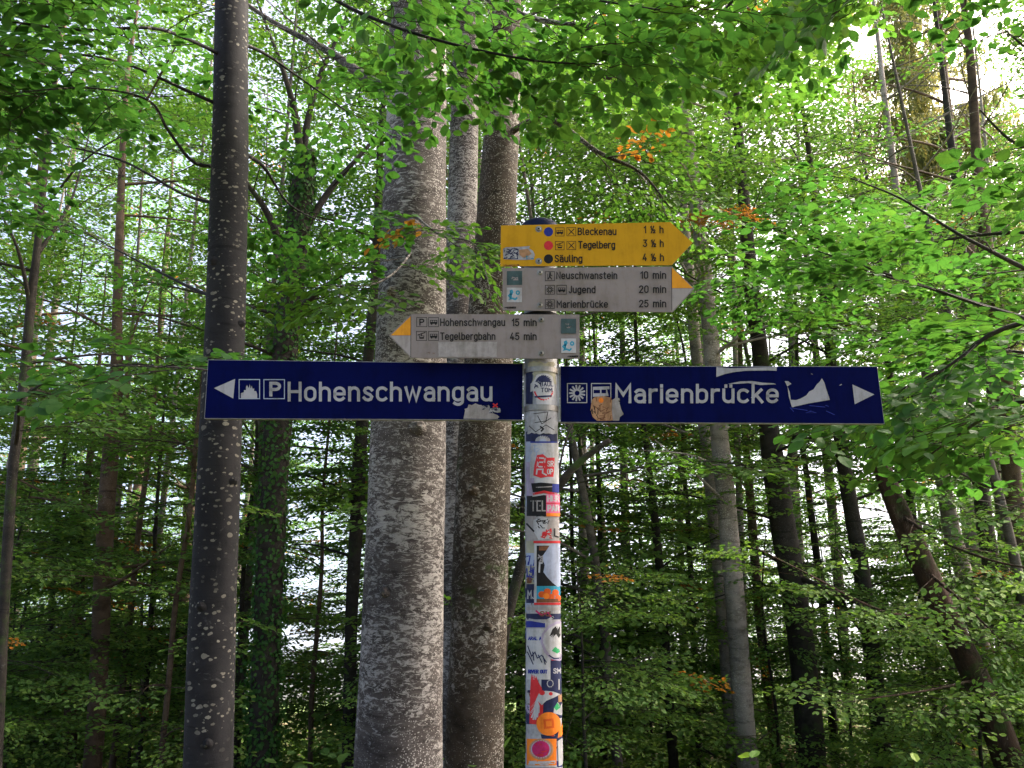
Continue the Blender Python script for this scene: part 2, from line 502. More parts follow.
class Tree:
    def __init__(self, name, label, cat, base, group=None):
        self.base = Vector(base)
        self.root = empty(name, base, label, cat, group)
        self.wood = MB(); self.fol = Foliage()
        self.cull = True; self.gaps = True
        self.aut = .006
        self.fmats = None
    def trunk(self, pts, rad, seg=20, wob=.03, per=8):
        q = smooth_path(pts, per)
        n = len(pts) - 1
        rr = []
        for i in range(len(q)):
            u = i / per; k = min(int(u), n - 1); f = u - k
            rr.append(rad[k] * (1 - f) + rad[k + 1] * f)
        self.path, self.rad = q, rr
        self.wood.tube(q, rr, seg, 0, True, wob)
    def at(self, z):
        q = self.path
        for i in range(len(q) - 1):
            if q[i].z <= z <= q[i + 1].z:
                f = (z - q[i].z) / max(1e-6, q[i + 1].z - q[i].z)
                return q[i].lerp(q[i + 1], f), self.rad[i]
        return (q[-1], self.rad[-1]) if z > q[-1].z else (q[0], self.rad[0])
    def spray(self, kind, p, d, scale, tilt=.22, mat=None):
        if self.cull and not in_reach(p): return
        if self.gaps:
            if open_gap(p): return
            if kind == 'near':
                tip = Vector(p) + Vector(d).normalized() * .36 * scale
                if open_gap(tip): return
                for w in (p, tip):
                    x_, y_ = proj(w)
                    if 196 < x_ < 262 and y_ < 350 and w[1] < 3.45: return
        if mat is None:
            mat = 1 if random.random() < self.aut else 0
        nrm = Vector((random.gauss(0, tilt), random.gauss(0, tilt), 1)).normalized()
        self.fol.put(kind, p, d, nrm, scale * random.uniform(.85, 1.15), mat)
    def limb(self, pts, r0, r1=.004, kind='mid', sec=.9, step=.28, scale=1.0, seg=6, t0=.15, droop=.05, spst=.27, tilt=.22, mat=None, per=5, dens=1.0, wood=True):
        q = smooth_path(pts, per)
        n = len(q)
        rr = [r0 + (r1 - r0) * (i / (n - 1)) ** .8 for i in range(n)]
        self.wood.tube(q, rr, seg, 0, True, .06)
        Ls = [0.0]
        for i in range(1, n): Ls.append(Ls[-1] + (q[i] - q[i - 1]).length)
        tot = Ls[-1]
        s = tot * t0; side = random.choice((-1, 1))
        while s < tot:
            i = max(k for k in range(n) if Ls[k] <= s)
            i = min(i, n - 2)
            f = (s - Ls[i]) / max(1e-6, Ls[i + 1] - Ls[i])
            p = q[i].lerp(q[i + 1], f)
            t = (q[i + 1] - q[i]).normalized()
            a = side * random.uniform(.7, 1.25)
            d = Matrix.Rotation(a, 3, 'Z') @ t
            d.z = d.z * .4 + random.uniform(-.12, .16); d.normalize()
            ln = sec * (1 - .6 * s / tot) * random.uniform(.6, 1.25)
            if random.random() < dens:
                self.secondary(p, d, ln, max(.0025, min(.35 * rr[i], .012)), kind, scale, droop, spst, tilt, mat, wood)
            side = -side
            s += step * random.uniform(.7, 1.3)
        td = (q[-1] - q[-2]).normalized(); td.z *= .5
        self.spray(kind, q[-1] - td * .1, td, scale, tilt, mat)
    def secondary(self, p, d, ln, r, kind, scale, droop, spst, tilt, mat, wood):
        k = max(2, int(ln / spst))
        pts = [Vector(p)]
        dd = Vector(d)
        for i in range(k):
            dd = (dd + Vector((random.gauss(0, .10), random.gauss(0, .10), -droop + random.gauss(0, .05)))).normalized()
            pts.append(pts[-1] + dd * ln / k)
        if wood and (not self.cull or in_reach(p, .2)):
            self.wood.tube(pts, [r + (.0018 - r) * i / k for i in range(k + 1)], 4, 0, False)
        for i in range(1, k + 1):
            sd = 1 if i % 2 else -1
            t = (pts[i] - pts[i - 1]).normalized()
            e = Matrix.Rotation(sd * random.uniform(.35, .95), 3, 'Z') @ t
            self.spray(kind, pts[i], e, scale, tilt, mat)
        self.spray(kind, pts[-1], (pts[-1] - pts[-2]), scale, tilt, mat)
    def auto(self, n, z0, z1, L0, L1, kind='mid', az=None, el=(.1, .55), r=.02, **kw):
        for i in range(n):
            z = z0 + (z1 - z0) * (i + random.random()) / n
            p, tr = self.at(z)
            a = random.uniform(0, 2 * math.pi) if az is None else random.uniform(*az)
            L = (L0 + (L1 - L0) * (i / max(1, n - 1))) * random.uniform(.7, 1.25)
            e = random.uniform(*el)
            d = Vector((math.cos(a) * math.cos(e), math.sin(a) * math.cos(e), math.sin(e)))
            pts = [p.copy()]
            for k in range(4):
                pts.append(pts[-1] + d * L / 4)
                d = (d + Vector((random.gauss(0, .12), random.gauss(0, .12), -.10 + random.gauss(0, .06)))).normalized()
            if self.cull and not any(in_reach(q, .5) for q in pts): continue
            self.limb(pts, min(r, tr * .5) * (.7 + .3 * L / max(L0, L1)), kind=kind, **kw)
    def done(self, bark, leaf=None, twigs=True, crown_name='crown'):
        self.wood.build('trunk', bark, self.root, self.base)
        if self.fol.count:
            mb = MB()
            self.fol.emit(mb, twigs, 2)
            self.crown = mb.build(crown_name, [leaf or LEAF, self.fmats or LEAF_AUT, TWIG], self.root, self.base)
        return self.root

def px_trunk(px, Yd, below=True, top_ext=4.0, flare=1.25):
    """[(px,py,halfwidth)] bottom to top -> world points and radii, run down to the ground and up past the last point"""
    pts, rad = [], []
    for x, y, hw in px:
        w = P(x, y, Yd)
        pts.append(w); rad.append(hw / FOC * depth_of(w))
    if below:
        d = (pts[0] - pts[1]).normalized()
        if d.z > -.5: d = Vector((d.x * .3, 0, -1)).normalized()
        gz = ground_z(pts[0].x, pts[0].y)
        if pts[0].z > gz:
            k = (pts[0].z - gz + .15) / -d.z
            b = pts[0] + d * k
            b.z = ground_z(b.x, b.y) - .12
            mid = pts[0].lerp(b, .6)
            pts = [b, mid] + pts
            rad = [rad[0] * flare * 1.15, rad[0] * (1 + (flare - 1) * .4)] + rad
    if top_ext:
        d = (pts[-1] - pts[-2]).normalized()
        d = (d + Vector((0, 0, .6))).normalized()
        sp_ = (pts[-1] - pts[-2]).length
        p0, r0 = pts[-1].copy(), rad[-1]
        L_ = top_ext * 1.8
        s_ = min(sp_, L_ * .3)
        while s_ < L_:
            pts.append(p0 + d * s_ + Vector((random.gauss(0, .03), random.gauss(0, .03), 0)))
            rad.append(r0 * (1 - .92 * s_ / L_))
            s_ += max(sp_, L_ * .22)
        pts.append(p0 + d * L_); rad.append(r0 * .05)
    return pts, rad

def copy_tree(root, name_loc, rz, s, label=None, group=None):
    c = root.copy(); col.objects.link(c)
    c.location = name_loc; c.rotation_euler = (0, 0, rz); c.scale = (s, s, s)
    if label: c['label'] = label
    if group: c['group'] = group
    for ch in root.children:
        d = ch.copy(); col.objects.link(d); d.parent = c
    return c
# ------------------------------------------------------------------ ground
def build_ground():
    def axis(lim, near, n):
        a = np.linspace(0, 1, n) ** 2.6 * (lim - near)
        return np.concatenate([-(a + near)[::-1], np.linspace(-near, near, 41)[1:-1], a + near])
    xs = axis(3000, 14, 26)
    ys = axis(3000, 14, 26) + 12
    V = [(x, y, ground_z(x, y)) for y in ys for x in xs]
    nx = len(xs)
    i = np.arange(len(ys) - 1)[:, None] * nx + np.arange(nx - 1)[None]
    Fq = np.stack([i, i + 1, i + 1 + nx, i + nx], -1).reshape(-1, 4)
    N = NT('forest_floor')
    v = N.coords()
    n1 = N.noise(v, 1.1, 8, .7); n2 = N.noise(v, 38, 6, .7); n3 = N.noise(v, .35, 4, .6)
    soil = N.ramp(n2, [(.3, (.06, .042, .028)), (.5, (.15, .105, .062)), (.72, (.25, .17, .095))])
    green = N.ramp(n2, [(.3, (.018, .040, .010)), (.7, (.055, .105, .022))])
    far = N.ramp(n3, [(.3, (.06, .11, .03)), (.7, (.12, .17, .055))])
    c = N.mix(N.ramp(n1, [(.42, (0, 0, 0)), (.58, (1, 1, 1))]), soil, green)
    sp = N.n('ShaderNodeSeparateXYZ'); N.l(v, sp.inputs[0])
    dist = N.n('ShaderNodeMapRange'); dist.inputs[1].default_value = 50; dist.inputs[2].default_value = 140
    N.l(sp.outputs[1], dist.inputs[0])
    c = N.mix(dist.outputs[0], c, far)
    b = N.n('ShaderNodeBsdfPrincipled', Roughness=.95); b.inputs['Specular IOR Level'].default_value = .1
    N.l(c, b.inputs['Base Color'])
    bp = N.n('ShaderNodeBump', Strength=.6, Distance=.03); N.l(n2, bp.inputs['Height']); N.l(bp.outputs[0], b.inputs['Normal'])
    N.l(b.outputs[0], N.out.inputs[0])
    mb = MB(); mb.add(V, Fq, 0, True)
    tag(mb.build('ground', N.m), kind='structure')
build_ground()

# ------------------------------------------------------------------ the trees one can tell apart
def hero(name, label, px, Yd, bark, top_ext=4.0, seg=20, wob=.03, flare=1.25, cat='tree', group=None):
    pts, rad = px_trunk(px, Yd, True, top_ext, flare)
    T = Tree(name, label, cat, (pts[0].x, pts[0].y, ground_z(pts[0].x, pts[0].y)), group)
    T.trunk(pts, rad, seg, wob)
    T.bark = bark
    return T

def knots(t, spec):
    """healed branch scars: a swollen collar with a short dead stub"""
    for z, a, r in spec:
        c, tr = t.at(z)
        d = Vector((math.cos(a), math.sin(a), .25)).normalized()
        p = c + Vector((math.cos(a), math.sin(a), 0)) * (tr * .80)
        k = tr * .24
        t.wood.tube([p, p + d * (k * .7), p + d * (k + r * .3), p + d * (k + r * .8), p + d * (k + r * 1.1)], [r * 2.3, r * 1.9, r * 1.25, r * .9, r * .55], 12, 0, True, .12)

def PX(*a):
    return [P(x, y, d) for x, y, d in a]

# --- slim dark spotted trunk close to the camera, left
t = hero('beech_tree', 'dark spotted beech trunk crossing behind the left end of the long blue board',
         [(208, 768, 24), (212, 640, 23), (218, 500, 21), (224, 360, 19), (229, 200, 18), (231, 60, 16.5), (231, -10, 16)], 3.4, BARK_T1, 3.5, 32, .03)
T1 = t
t.aut = .002
knots(t, [(.85, -1.25, .012), (1.38, -1.75, .013), (2.38, -1.1, .014), (2.9, -2.0, .012), (1.9, -.5, .013), (2.62, -.25, .012)])
N_ = dict(kind='near', sec=.55, step=.2, spst=.24, tilt=.28)
t.limb(PX((229, 165, 3.4), (195, 163, 3.38), (168, 130, 3.3), (148, 100, 3.2), (90, 88, 3.1), (20, 92, 3.0)), .011, .003, **N_)
t.limb(PX((230, 110, 3.4), (190, 92, 3.3), (120, 62, 3.15), (50, 52, 3.05), (-30, 50, 3.0)), .010, .003, **N_)
t.limb(PX((228, 205, 3.4), (185, 195, 3.6), (120, 160, 3.8), (40, 140, 3.9), (-20, 120, 4.0)), .010, .003, **N_)
t.limb(PX((230, 60, 3.4), (190, 40, 3.2), (150, 28, 3.0), (80, 30, 2.9), (0, 20, 2.8), (-60, 10, 2.7)), .010, .004, **N_)
t.limb(PX((231, -60, 3.4), (190, -70, 3.1), (120, -30, 2.8), (40, -10, 2.6)), .014, .004, **N_)
t.limb(PX((231, -40, 3.4), (290, -30, 3.2), (350, 8, 3.1), (430, 38, 3.0), (530, 60, 2.95), (600, 64, 2.9)), .014, .003, kind='near', sec=.36, step=.22, spst=.24, tilt=.35, t0=.3)
t.limb(PX((231, -90, 3.4), (330, -70, 3.0), (450, -20, 2.75), (560, -5, 2.65), (660, 10, 2.6)), .014, .003, kind='near', sec=.40, step=.24, spst=.24, tilt=.35, t0=.3)
t.limb(PX((230, 40, 3.4), (262, 52, 3.6), (300, 78, 3.8), (345, 110, 3.9)), .012, .003, kind='near', sec=.42, step=.2, spst=.22, tilt=.35)
t.limb(PX((230, 148, 3.4), (262, 165, 3.7), (290, 205, 3.9), (330, 225, 4.2)), .014, .003, kind='near', sec=.35, step=.25, spst=.22, t0=.4)
t.limb(PX((226, 300, 3.4), (196, 290, 3.7), (140, 262, 4.2), (70, 225, 4.6)), .013, .003, kind='near', sec=.5, step=.24, spst=.24, t0=.4)
t.limb(PX((223, 372, 3.4), (190, 368, 3.0), (140, 366, 2.75), (80, 364, 2.6)), .008, .002, kind='near', sec=.16, step=.2, spst=.15, t0=.3, dens=.6)
t.done(BARK_T1, LEAF_DEEP)

# --- the big pale trunk in the middle
t = hero('old_beech', 'thickest pale grey beech trunk, blotched with lichen, behind the middle of the boards',
         [(398, 768, 44.5), (402, 640, 41), (406, 520, 38.5), (410, 400, 36.5), (413, 280, 33.5), (415, 170, 31), (417, 80, 29), (418, 0, 27)], 5.0, BARK_T2, 8, 56, .02)
t.limb(PX((414, 100, 5.0), (372, 82, 5.2), (330, 52, 5.5), (270, 20, 5.8), (200, -30, 6.0)), .06, .01, kind='mid', sec=.9, step=.3, scale=.9, t0=.3, seg=10)
t.limb(PX((417, 30, 5.0), (450, -10, 4.6), (540, 20, 4.3), (640, 30, 4.1), (740, 50, 4.0)), .03, .005, kind='near', sec=.6, step=.25, scale=.95, t0=.3)
t.limb(PX((413, 250, 4.85), (395, 272, 4.4), (370, 285, 4.2), (330, 285, 4.1)), .010, .003, kind='near', sec=.3, step=.18, spst=.18, t0=.2, scale=.9)
t.limb(PX((415, 215, 4.8), (440, 235, 4.4), (475, 245, 4.2), (490, 290, 4.1)), .009, .003, kind='near', sec=.22, step=.2, spst=.18, t0=.2, scale=.8)
knots(t, [(1.35, -1.9, .020), (2.35, -1.2, .030), (3.25, -2.1, .026), (2.9, -.8, .018), (3.7, -1.5, .034)])
t.auto(6, 6.2, 10, 3.2, 2.4, 'mid', sec=.9)
t.done(BARK_T2, LEAF)

# --- thick brown trunk just behind the post
t = hero('brown_beech', 'brown speckled beech trunk directly left of the sticker covered post',
         [(473, 768, 30), (478, 640, 28.5), (482, 520, 27.5), (487, 400, 25.5), (493, 280, 22), (499, 170, 18.5), (504, 80, 16), (507, 0, 14)], 5.5, BARK_T3, 7, 48, .03)
t.limb(PX((500, 140, 5.5), (545, 118, 5.2), (598, 152, 5.0), (640, 172, 5.0), (668, 205, 5.0)), .028, .006, kind='mid', sec=.5, step=.3, scale=.8, t0=.35, seg=8)
t.limb(PX((503, 70, 5.5), (540, 60, 5.2), (620, 80, 5.0), (720, 70, 4.9), (800, 60, 4.8)), .025, .005, kind='near', sec=.7, step=.26, t0=.25)
knots(t, [(1.1, -1.2, .020), (2.0, -1.9, .022), (3.1, -1.1, .026), (3.6, -1.8, .022)])
t.auto(6, 6.0, 9.5, 2.6, 2.0, 'mid', sec=.9)
t.done(BARK_T3, LEAF)

# --- slim trunk squeezed between those two
t = hero('grey_beech', 'narrow grey trunk squeezed between the thickest pale trunk and the brown one',
         [(458, 768, 17), (456, 560, 16), (458, 400, 15.5), (461, 250, 15), (464, 130, 14), (466, 0, 12)], 6.4, BARK_T2, 6, 28, .03)
t.limb(PX((464, 110, 6.4), (480, 60, 6.6), (520, 20, 6.8), (600, -10, 7.0)), .03, .006, sec=.8)
t.auto(5, 6.5, 10, 2.4, 2.0, 'mid', sec=.8)
t.done(BARK_T2, LEAF)

# --- ivy clad tree
t = hero('ivy_clad_beech', 'dark forked tree wrapped in ivy, right of the dark spotted trunk',
         [(261, 768, 15), (267, 640, 14), (273, 500, 14), (282, 380, 13), (293, 270, 12), (302, 190, 11), (306, 150, 9)], 7.2, BARK_DARK, 0, 20, .05)
IVYT = t
for q in (PX((303, 185, 7.2), (306, 130, 7.2), (322, 70, 7.3), (345, 20, 7.4), (360, -40, 7.5)),
          PX((303, 190, 7.2), (296, 120, 7.1), (283, 70, 7.0), (268, 30, 7.0), (250, -20, 7.0)),
          PX((298, 240, 7.2), (330, 190, 7.3), (365, 150, 7.5), (390, 120, 7.8)),
          PX((292, 280, 7.2), (268, 215, 7.0), (245, 180, 6.8), (225, 140, 6.6)),
          PX((288, 320, 7.2), (320, 290, 7.0), (350, 270, 6.8))):
    t.limb(q, .05 if q[0].z > 3 else .03, .008, kind='mid', sec=.75, step=.34, scale=.85, t0=.35, seg=8)
t.auto(5, 2.0, 4.2, 1.6, 1.8, 'mid', sec=.6, scale=.85)
t.done(BARK_DARK, LEAF)
# ivy on it: a thing of its own clinging to the bark
ivy = MB()
iv, ivf, n_ = [], [], 0
for k in range(8500):
    u = random.random() ** 1.6 * (len(IVYT.path) - 2)
    i = int(u); f = u - i
    c = IVYT.path[i].lerp(IVYT.path[i + 1], f); rr = IVYT.rad[i]
    if c.z < ground_z(c.x, c.y): continue
    a = random.uniform(0, 6.283)
    cl = .5 + .5 * math.sin(c.z * 5 + 2 * math.sin(a + c.z))
    rad_ = rr + random.uniform(.003, .025 + .15 * cl * random.random() ** 1.6)
    nrm = Vector((math.cos(a) + random.gauss(0, .45), math.sin(a) + random.gauss(0, .45), random.gauss(.5, .5)))
    p = c + Vector((math.cos(a), math.sin(a), 0)) * rad_
    d = Vector((-math.sin(a) * random.gauss(0, 1), math.cos(a) * random.gauss(0, 1), random.gauss(-.8, .5)))
    v, f_ = leaf_geo('mid', random.uniform(.026, .050), random.uniform(.026, .045))
    M = rot_to(np.array(d), np.array(nrm))
    iv.append(v @ M.T + np.array(p)); ivf.append(f_ + n_); n_ += len(v)
ivy.add(np.concatenate(iv), np.concatenate(ivf), 0)
st = MB()
tag(ivy.build('climbing_ivy', [LEAF_DEEP], None, IVYT.base), 'dark green ivy climbing all over the forked trunk left of the thick pale one', 'ivy')

# --- the other trunks, left to right
t = hero('young_beech', 'thin dark stems forking at the left edge beside open sky',
         [(2, 650, 5), (8, 540, 5), (14, 460, 4.6), (24, 380, 4.4), (31, 300, 4.2), (37, 250, 3.6), (44, 180, 3)], 5.2, BARK_DARK, 2.2, 12, .05)
t.limb(PX((30, 305, 5.2), (22, 265, 5.1), (12, 235, 5.0), (-8, 200, 5.0)), .02, .006, kind='mid', sec=.6, step=.3, scale=.8)
t.limb(PX((37, 255, 5.2), (60, 220, 5.3), (75, 190, 5.4), (90, 130, 5.6)), .018, .005, kind='mid', sec=.6, step=.3, scale=.8)
t.limb(PX((40, 215, 5.2), (46, 150, 5.3), (35, 100, 5.3), (40, 40, 5.2)), .016, .005, kind='mid', sec=.7, step=.3, scale=.8)
t.auto(6, 2.1, 4.4, 1.2, 1.0, 'mid', sec=.55, scale=.8)
t.done(BARK_DARK, LEAF_COOL)

t = hero('brown_stem_beech', 'reddish brown trunk with side branches, standing left of the dark spotted trunk',
         [(92, 768, 8.5), (98, 690, 8.5), (102, 600, 8.5), (106, 520, 8), (111, 450, 7.5), (116, 390, 6.5), (117, 330, 5)], 8.0, BARK_BROWN, 3, 14, .05)
t.limb(PX((106, 523, 8), (85, 505, 7.8), (60, 500, 7.6), (20, 480, 7.4)), .04, .008, sec=.7, scale=.85)
t.limb(PX((113, 430, 8), (126, 400, 8), (128, 350, 8), (150, 290, 8)), .04, .008, sec=.8, scale=.85)
t.limb(PX((112, 440, 8), (150, 452, 7.7), (190, 440, 7.5)), .03, .006, sec=.6, scale=.85)
t.limb(PX((103, 590, 8), (130, 575, 7.8), (170, 545, 7.5)), .03, .006, sec=.6, scale=.85)
t.auto(9, 1.0, 6.5, 1.9, 2.2, 'mid', sec=.85, scale=.9)
t.done(BARK_BROWN, LEAF_FAR)

t = hero('bent_young_beech', 'thin dark stem just left of the thickest pale trunk, bent to the right',
         [(348, 768, 6.5), (350, 680, 6.5), (352, 600, 6.5), (357, 520, 7), (361, 440, 6.5), (368, 360, 5.5), (375, 280, 5)], 8.5, BARK_DARK, 3, 12, .06)
t.auto(9, 1.4, 6.0, 1.5, 1.8, 'mid', sec=.7, scale=.85)
t.done(BARK_DARK, LEAF)

t = hero('slanting_sapling', 'crooked dark sapling leaning right, passing behind the sticker covered post',
         [(498, 690, 5), (505, 630, 5.5), (517, 580, 5.5), (532, 535, 5), (556, 490, 4.5), (580, 462, 3.5), (610, 440, 2.5)], 6.2, BARK_DARK, 0, 10, .04)
t.limb(PX((556, 490, 6.2), (566, 440, 6.3), (585, 405, 6.4)), .012, .004, sec=.5, scale=.75)
t.limb(PX((556, 488, 6.2), (600, 478, 6.1), (640, 470, 6.0)), .010, .004, sec=.5, scale=.75)
t.limb(PX((507, 622, 6.2), (480, 606, 6.4), (455, 600, 6.5)), .010, .004, sec=.4, scale=.75)
t.done(BARK_DARK, LEAF)

t = hero('pale_grey_beech', 'straight pale grey trunk passing behind the right blue board',
         [(748, 768, 10.5), (741, 680, 10), (734, 590, 9.6), (726, 500, 9.2), (718, 420, 8.6), (711, 340, 7.8), (703, 260, 7.2), (694, 185, 6.2), (688, 130, 5)], 8.5, BARK_GREY, 4, 24, .03)
t.fmats = LEAF_AUT
t.gaps = False
t.limb(PX((700, 240, 8.45), (708, 216, 7.6), (724, 212, 6.9), (736, 214, 6.5)), .012, .004, sec=.12, step=.15, spst=.12, scale=.42, mat=1)
t.gaps = True
t.limb(PX((727, 505, 8.5), (700, 478, 8.2), (655, 440, 8.0)), .025, .006, sec=.6, scale=.8)
t.limb(PX((724, 470, 8.4), (690, 455, 8.0), (640, 450, 7.8)), .02, .005, sec=.5, scale=.8, mat=None)
t.auto(12, 3.4, 8.2, 2.0, 2.4, 'mid', sec=.9, scale=.9)
t.done(BARK_GREY, LEAF_FAR)

t = hero('twin_grey_beech', 'second slimmer grey trunk close behind the straight pale grey one',
         [(724, 640, 6), (716, 540, 6), (708, 460, 6), (700, 390, 6), (694, 330, 5.5), (689, 270, 5)], 9.6, BARK_GREY, 4, 18, .04)
t.auto(10, 2.5, 8.2, 2.0, 2.4, 'mid', sec=.9, scale=.95)
t.done(BARK_GREY, LEAF_FAR)

t = hero('dark_beech', 'thick dark mossy trunk right of the straight pale grey one, below the right blue board',
         [(812, 768, 14), (806, 690, 13.5), (795, 600, 12.5), (785, 540, 12), (776, 480, 11.5), (768, 420, 9.5), (760, 350, 8)], 8.8, BARK_DARK, 4, 18, .07)
t.limb(PX((778, 490, 8.8), (790, 455, 8.8), (800, 420, 8.8), (815, 370, 9)), .05, .012, sec=.8, scale=.9)
t.limb(PX((790, 575, 8.8), (830, 590, 8.5), (880, 615, 8.3), (930, 640, 8.2)), .035, .008, sec=.7, scale=.85)
t.auto(11, 0.6, 7.0, 2.0, 2.2, 'mid', sec=.9, scale=.9)
t.done(BARK_DARK, LEAF_YOUNG)

t = hero('leaning_dark_beech', 'dark leaning trunk under the arrow end of the right blue board',
         [(884, 768, 9), (876, 690, 8.5), (866, 610, 8), (858, 550, 7.5), (846, 480, 7), (838, 420, 6)], 9.2, BARK_DARK, 3.5, 14, .06)
t.limb(PX((868, 640, 9.2), (850, 615, 9.2), (838, 590, 9.2)), .03, .01, sec=.4, scale=.8)
t.auto(9, 0.3, 6.5, 1.9, 2.0, 'mid', sec=.85, scale=.9)
t.done(BARK_DARK, LEAF_COOL)

t = hero('rotten_beech', 'broken reddish trunk with rotten bark leaning to the left, lower right corner',
         [(1012, 768, 15.5), (990, 710, 14), (962, 650, 12.5), (938, 600, 11.5), (915, 550, 10.5), (898, 510, 9.5), (884, 475, 8.5), (872, 440, 7), (864, 415, 4)], 6.8, BARK_RUST, 0, 24, .12)
t.limb(PX((925, 570, 6.8), (960, 600, 6.4), (1000, 640, 6.2)), .02, .005, kind='mid', sec=.6, step=.25, scale=.8)
t.limb(PX((900, 515, 6.8), (940, 540, 6.3), (990, 560, 5.9), (1040, 570, 5.6)), .02, .005, kind='mid', sec=.6, step=.25, scale=.8)
t.limb(PX((945, 620, 6.8), (880, 610, 6.4), (810, 575, 6.0), (760, 550, 5.8)), .016, .004, kind='mid', sec=.45, step=.22, scale=.75)
t.limb(PX((975, 680, 6.8), (930, 690, 6.2), (860, 700, 5.8)), .014, .004, kind='mid', sec=.5, step=.25, scale=.75)
t.done(BARK_RUST, LEAF_YOUNG)

t = hero('thin_dark_tree', 'thin upright dark trunk between the leaning dark one and the broken reddish one',
         [(946, 768, 6), (938, 700, 6), (930, 640, 5.5), (922, 590, 5), (912, 520, 4.5)], 10.5, BARK_DARK, 4, 12, .06)
t.auto(9, 0.2, 6.5, 1.6, 1.8, 'mid', sec=.8, scale=.95)
t.done(BARK_DARK, LEAF)

for lab, px, Yd, bark in (
        ('grey forked trunk above the broken reddish one near the right edge', [(985, 660, 8), (968, 590, 8), (955, 545, 8), (946, 500, 7), (936, 440, 6)], 10.0, BARK_GREY),
        ('dark trunk leaning left above the lower right corner', [(1016, 700, 8), (1002, 620, 8), (990, 560, 8), (982, 500, 7.5), (975, 420, 6.5)], 11.0, BARK_DARK),
        ('dark trunk cut off by the right edge of the picture', [(1030, 640, 9), (1022, 560, 9), (1014, 500, 8.5), (1006, 420, 8)], 9.0, BARK_BROWN)):
    t = hero('forest_tree', lab, px, Yd, bark, 5, 14, .06)
    t.auto(10, 0.2, 8.5, 1.9, 2.2, 'mid', sec=.9, scale=.95)
    t.done(bark, LEAF)

# thin pole stems in the understorey, each its own young tree
POLES = [
    ('thin brown pole stem nearest the right side of the reddish brown trunk', [(112, 768, 3.5), (122, 690, 3.5), (132, 600, 3.2), (140, 520, 3)], 9.5, BARK_BROWN),
    ('pale thin pole stem leaning right beside the dark spotted trunk', [(160, 768, 3), (168, 690, 3), (176, 600, 2.8), (190, 510, 2.6), (196, 440, 2.2)], 7.5, BARK_BROWN),
    ('dark slim tree left of the reddish brown trunk, low in the left corner', [(68, 768, 7), (73, 690, 7), (76, 640, 6), (80, 580, 5)], 10.5, BARK_BROWN),
    ('hair thin upright stem between the reddish brown trunk and the pale pole stem', [(138, 768, 2.6), (146, 690, 2.6), (152, 600, 2.4), (156, 520, 2)], 10, BARK_DARK),
    ('thin dark stem near the left edge, low in the picture', [(44, 768, 3), (49, 690, 3), (52, 600, 2.6), (58, 520, 2.4)], 10.5, BARK_DARK),
    ('dark thin upright tree midway between post and straight pale grey trunk', [(674, 768, 5), (668, 690, 5), (662, 600, 4.5), (655, 520, 4), (648, 460, 3)], 9.5, BARK_DARK),
    ('slender dark stem right of the post, low down', [(604, 768, 3.8), (603, 690, 3.6), (602, 620, 3.4), (600, 540, 2.6)], 10, BARK_DARK),
    ('slenderest dark stem touching the right side of the post view', [(578, 768, 2.8), (577, 690, 2.8), (575, 610, 2.6), (572, 540, 2)], 10.5, BARK_DARK),
    ('brown dark stem just left of the straight pale grey trunk foot', [(700, 768, 3.4), (696, 690, 3.4), (692, 600, 3), (688, 520, 2.6)], 11, BARK_DARK),
    ('dark stem just right of the straight pale grey trunk foot', [(778, 768, 5.5), (768, 690, 5.5), (758, 600, 5), (752, 520, 4.5), (748, 470, 4)], 11, BARK_BROWN),
    ('thin dark stem between the mossy trunk and the leaning dark one', [(836, 768, 4.5), (830, 690, 4.5), (822, 600, 4), (812, 520, 3.6), (806, 470, 3)], 11, BARK_DARK),
    ('thin pole stem left of the ivy clad trunk foot', [(236, 768, 3), (238, 690, 3), (241, 620, 2.6), (246, 540, 2.4)], 9.5, BARK_DARK),
    ('thin pole stem between the ivy clad trunk and the thickest pale trunk', [(310, 768, 2.6), (312, 690, 2.6), (318, 620, 2.4), (322, 560, 2)], 9, BARK_BROWN),
    ('short dark stem seen between the brown trunk and the post', [(520, 768, 3), (519, 700, 3), (520, 640, 2.6), (522, 570, 2.4)], 8.5, BARK_DARK),
]
for lab, px, Yd, bark in POLES:
    t = hero('young_pole', lab, px, Yd, bark, 2.5, 8, .05, cat='young tree')
    t.auto(9, ground_z(t.base.x, t.base.y) + .8, 3.6, 1.0, 1.3, 'mid', r=.012, sec=.55, step=.3, scale=.85)
    t.done(bark, random.choice([LEAF_YOUNG, LEAF_YOUNG, LEAF_FAR]))

# --- trees just outside the frame whose boughs reach in
t = Tree('overhanging_beech', 'near beech boughs of large leaves reaching in from the right edge above the blue board', 'tree', (2.75, 3.3, ground_z(2.75, 3.3)))
t.aut = 0.0
t.trunk([(2.75, 3.3, -.3), (2.78, 3.3, 1.5), (2.72, 3.35, 3.2), (2.65, 3.4, 6), (2.6, 3.5, 8.5), (2.7, 3.4, 11)], [.12, .10, .085, .065, .04, .01], 20)
t.cull = False; t.auto(20, 4.6, 10.5, 2.6, 1.3, 'mid', az=(-2.8, .5), r=.03, sec=.9, step=.34); t.cull = True  # upper crown out of view, added to shade the near leaves
def from_right(z, *pts, **kw):
    c, r_ = t.at(z)
    t.limb([c] + PX(*pts), .018, .003, **kw)
kw = dict(kind='near', sec=.5, step=.19, spst=.21, tilt=.25, t0=.28)
from_right(2.45, (1060, 290, 3.4), (1000, 256, 3.45), (955, 232, 3.5), (900, 198, 3.6), (850, 178, 3.7), **kw)
from_right(2.3, (1050, 330, 3.4), (980, 305, 3.6), (920, 285, 3.8), (850, 262, 4.0), (800, 245, 4.1), **kw)
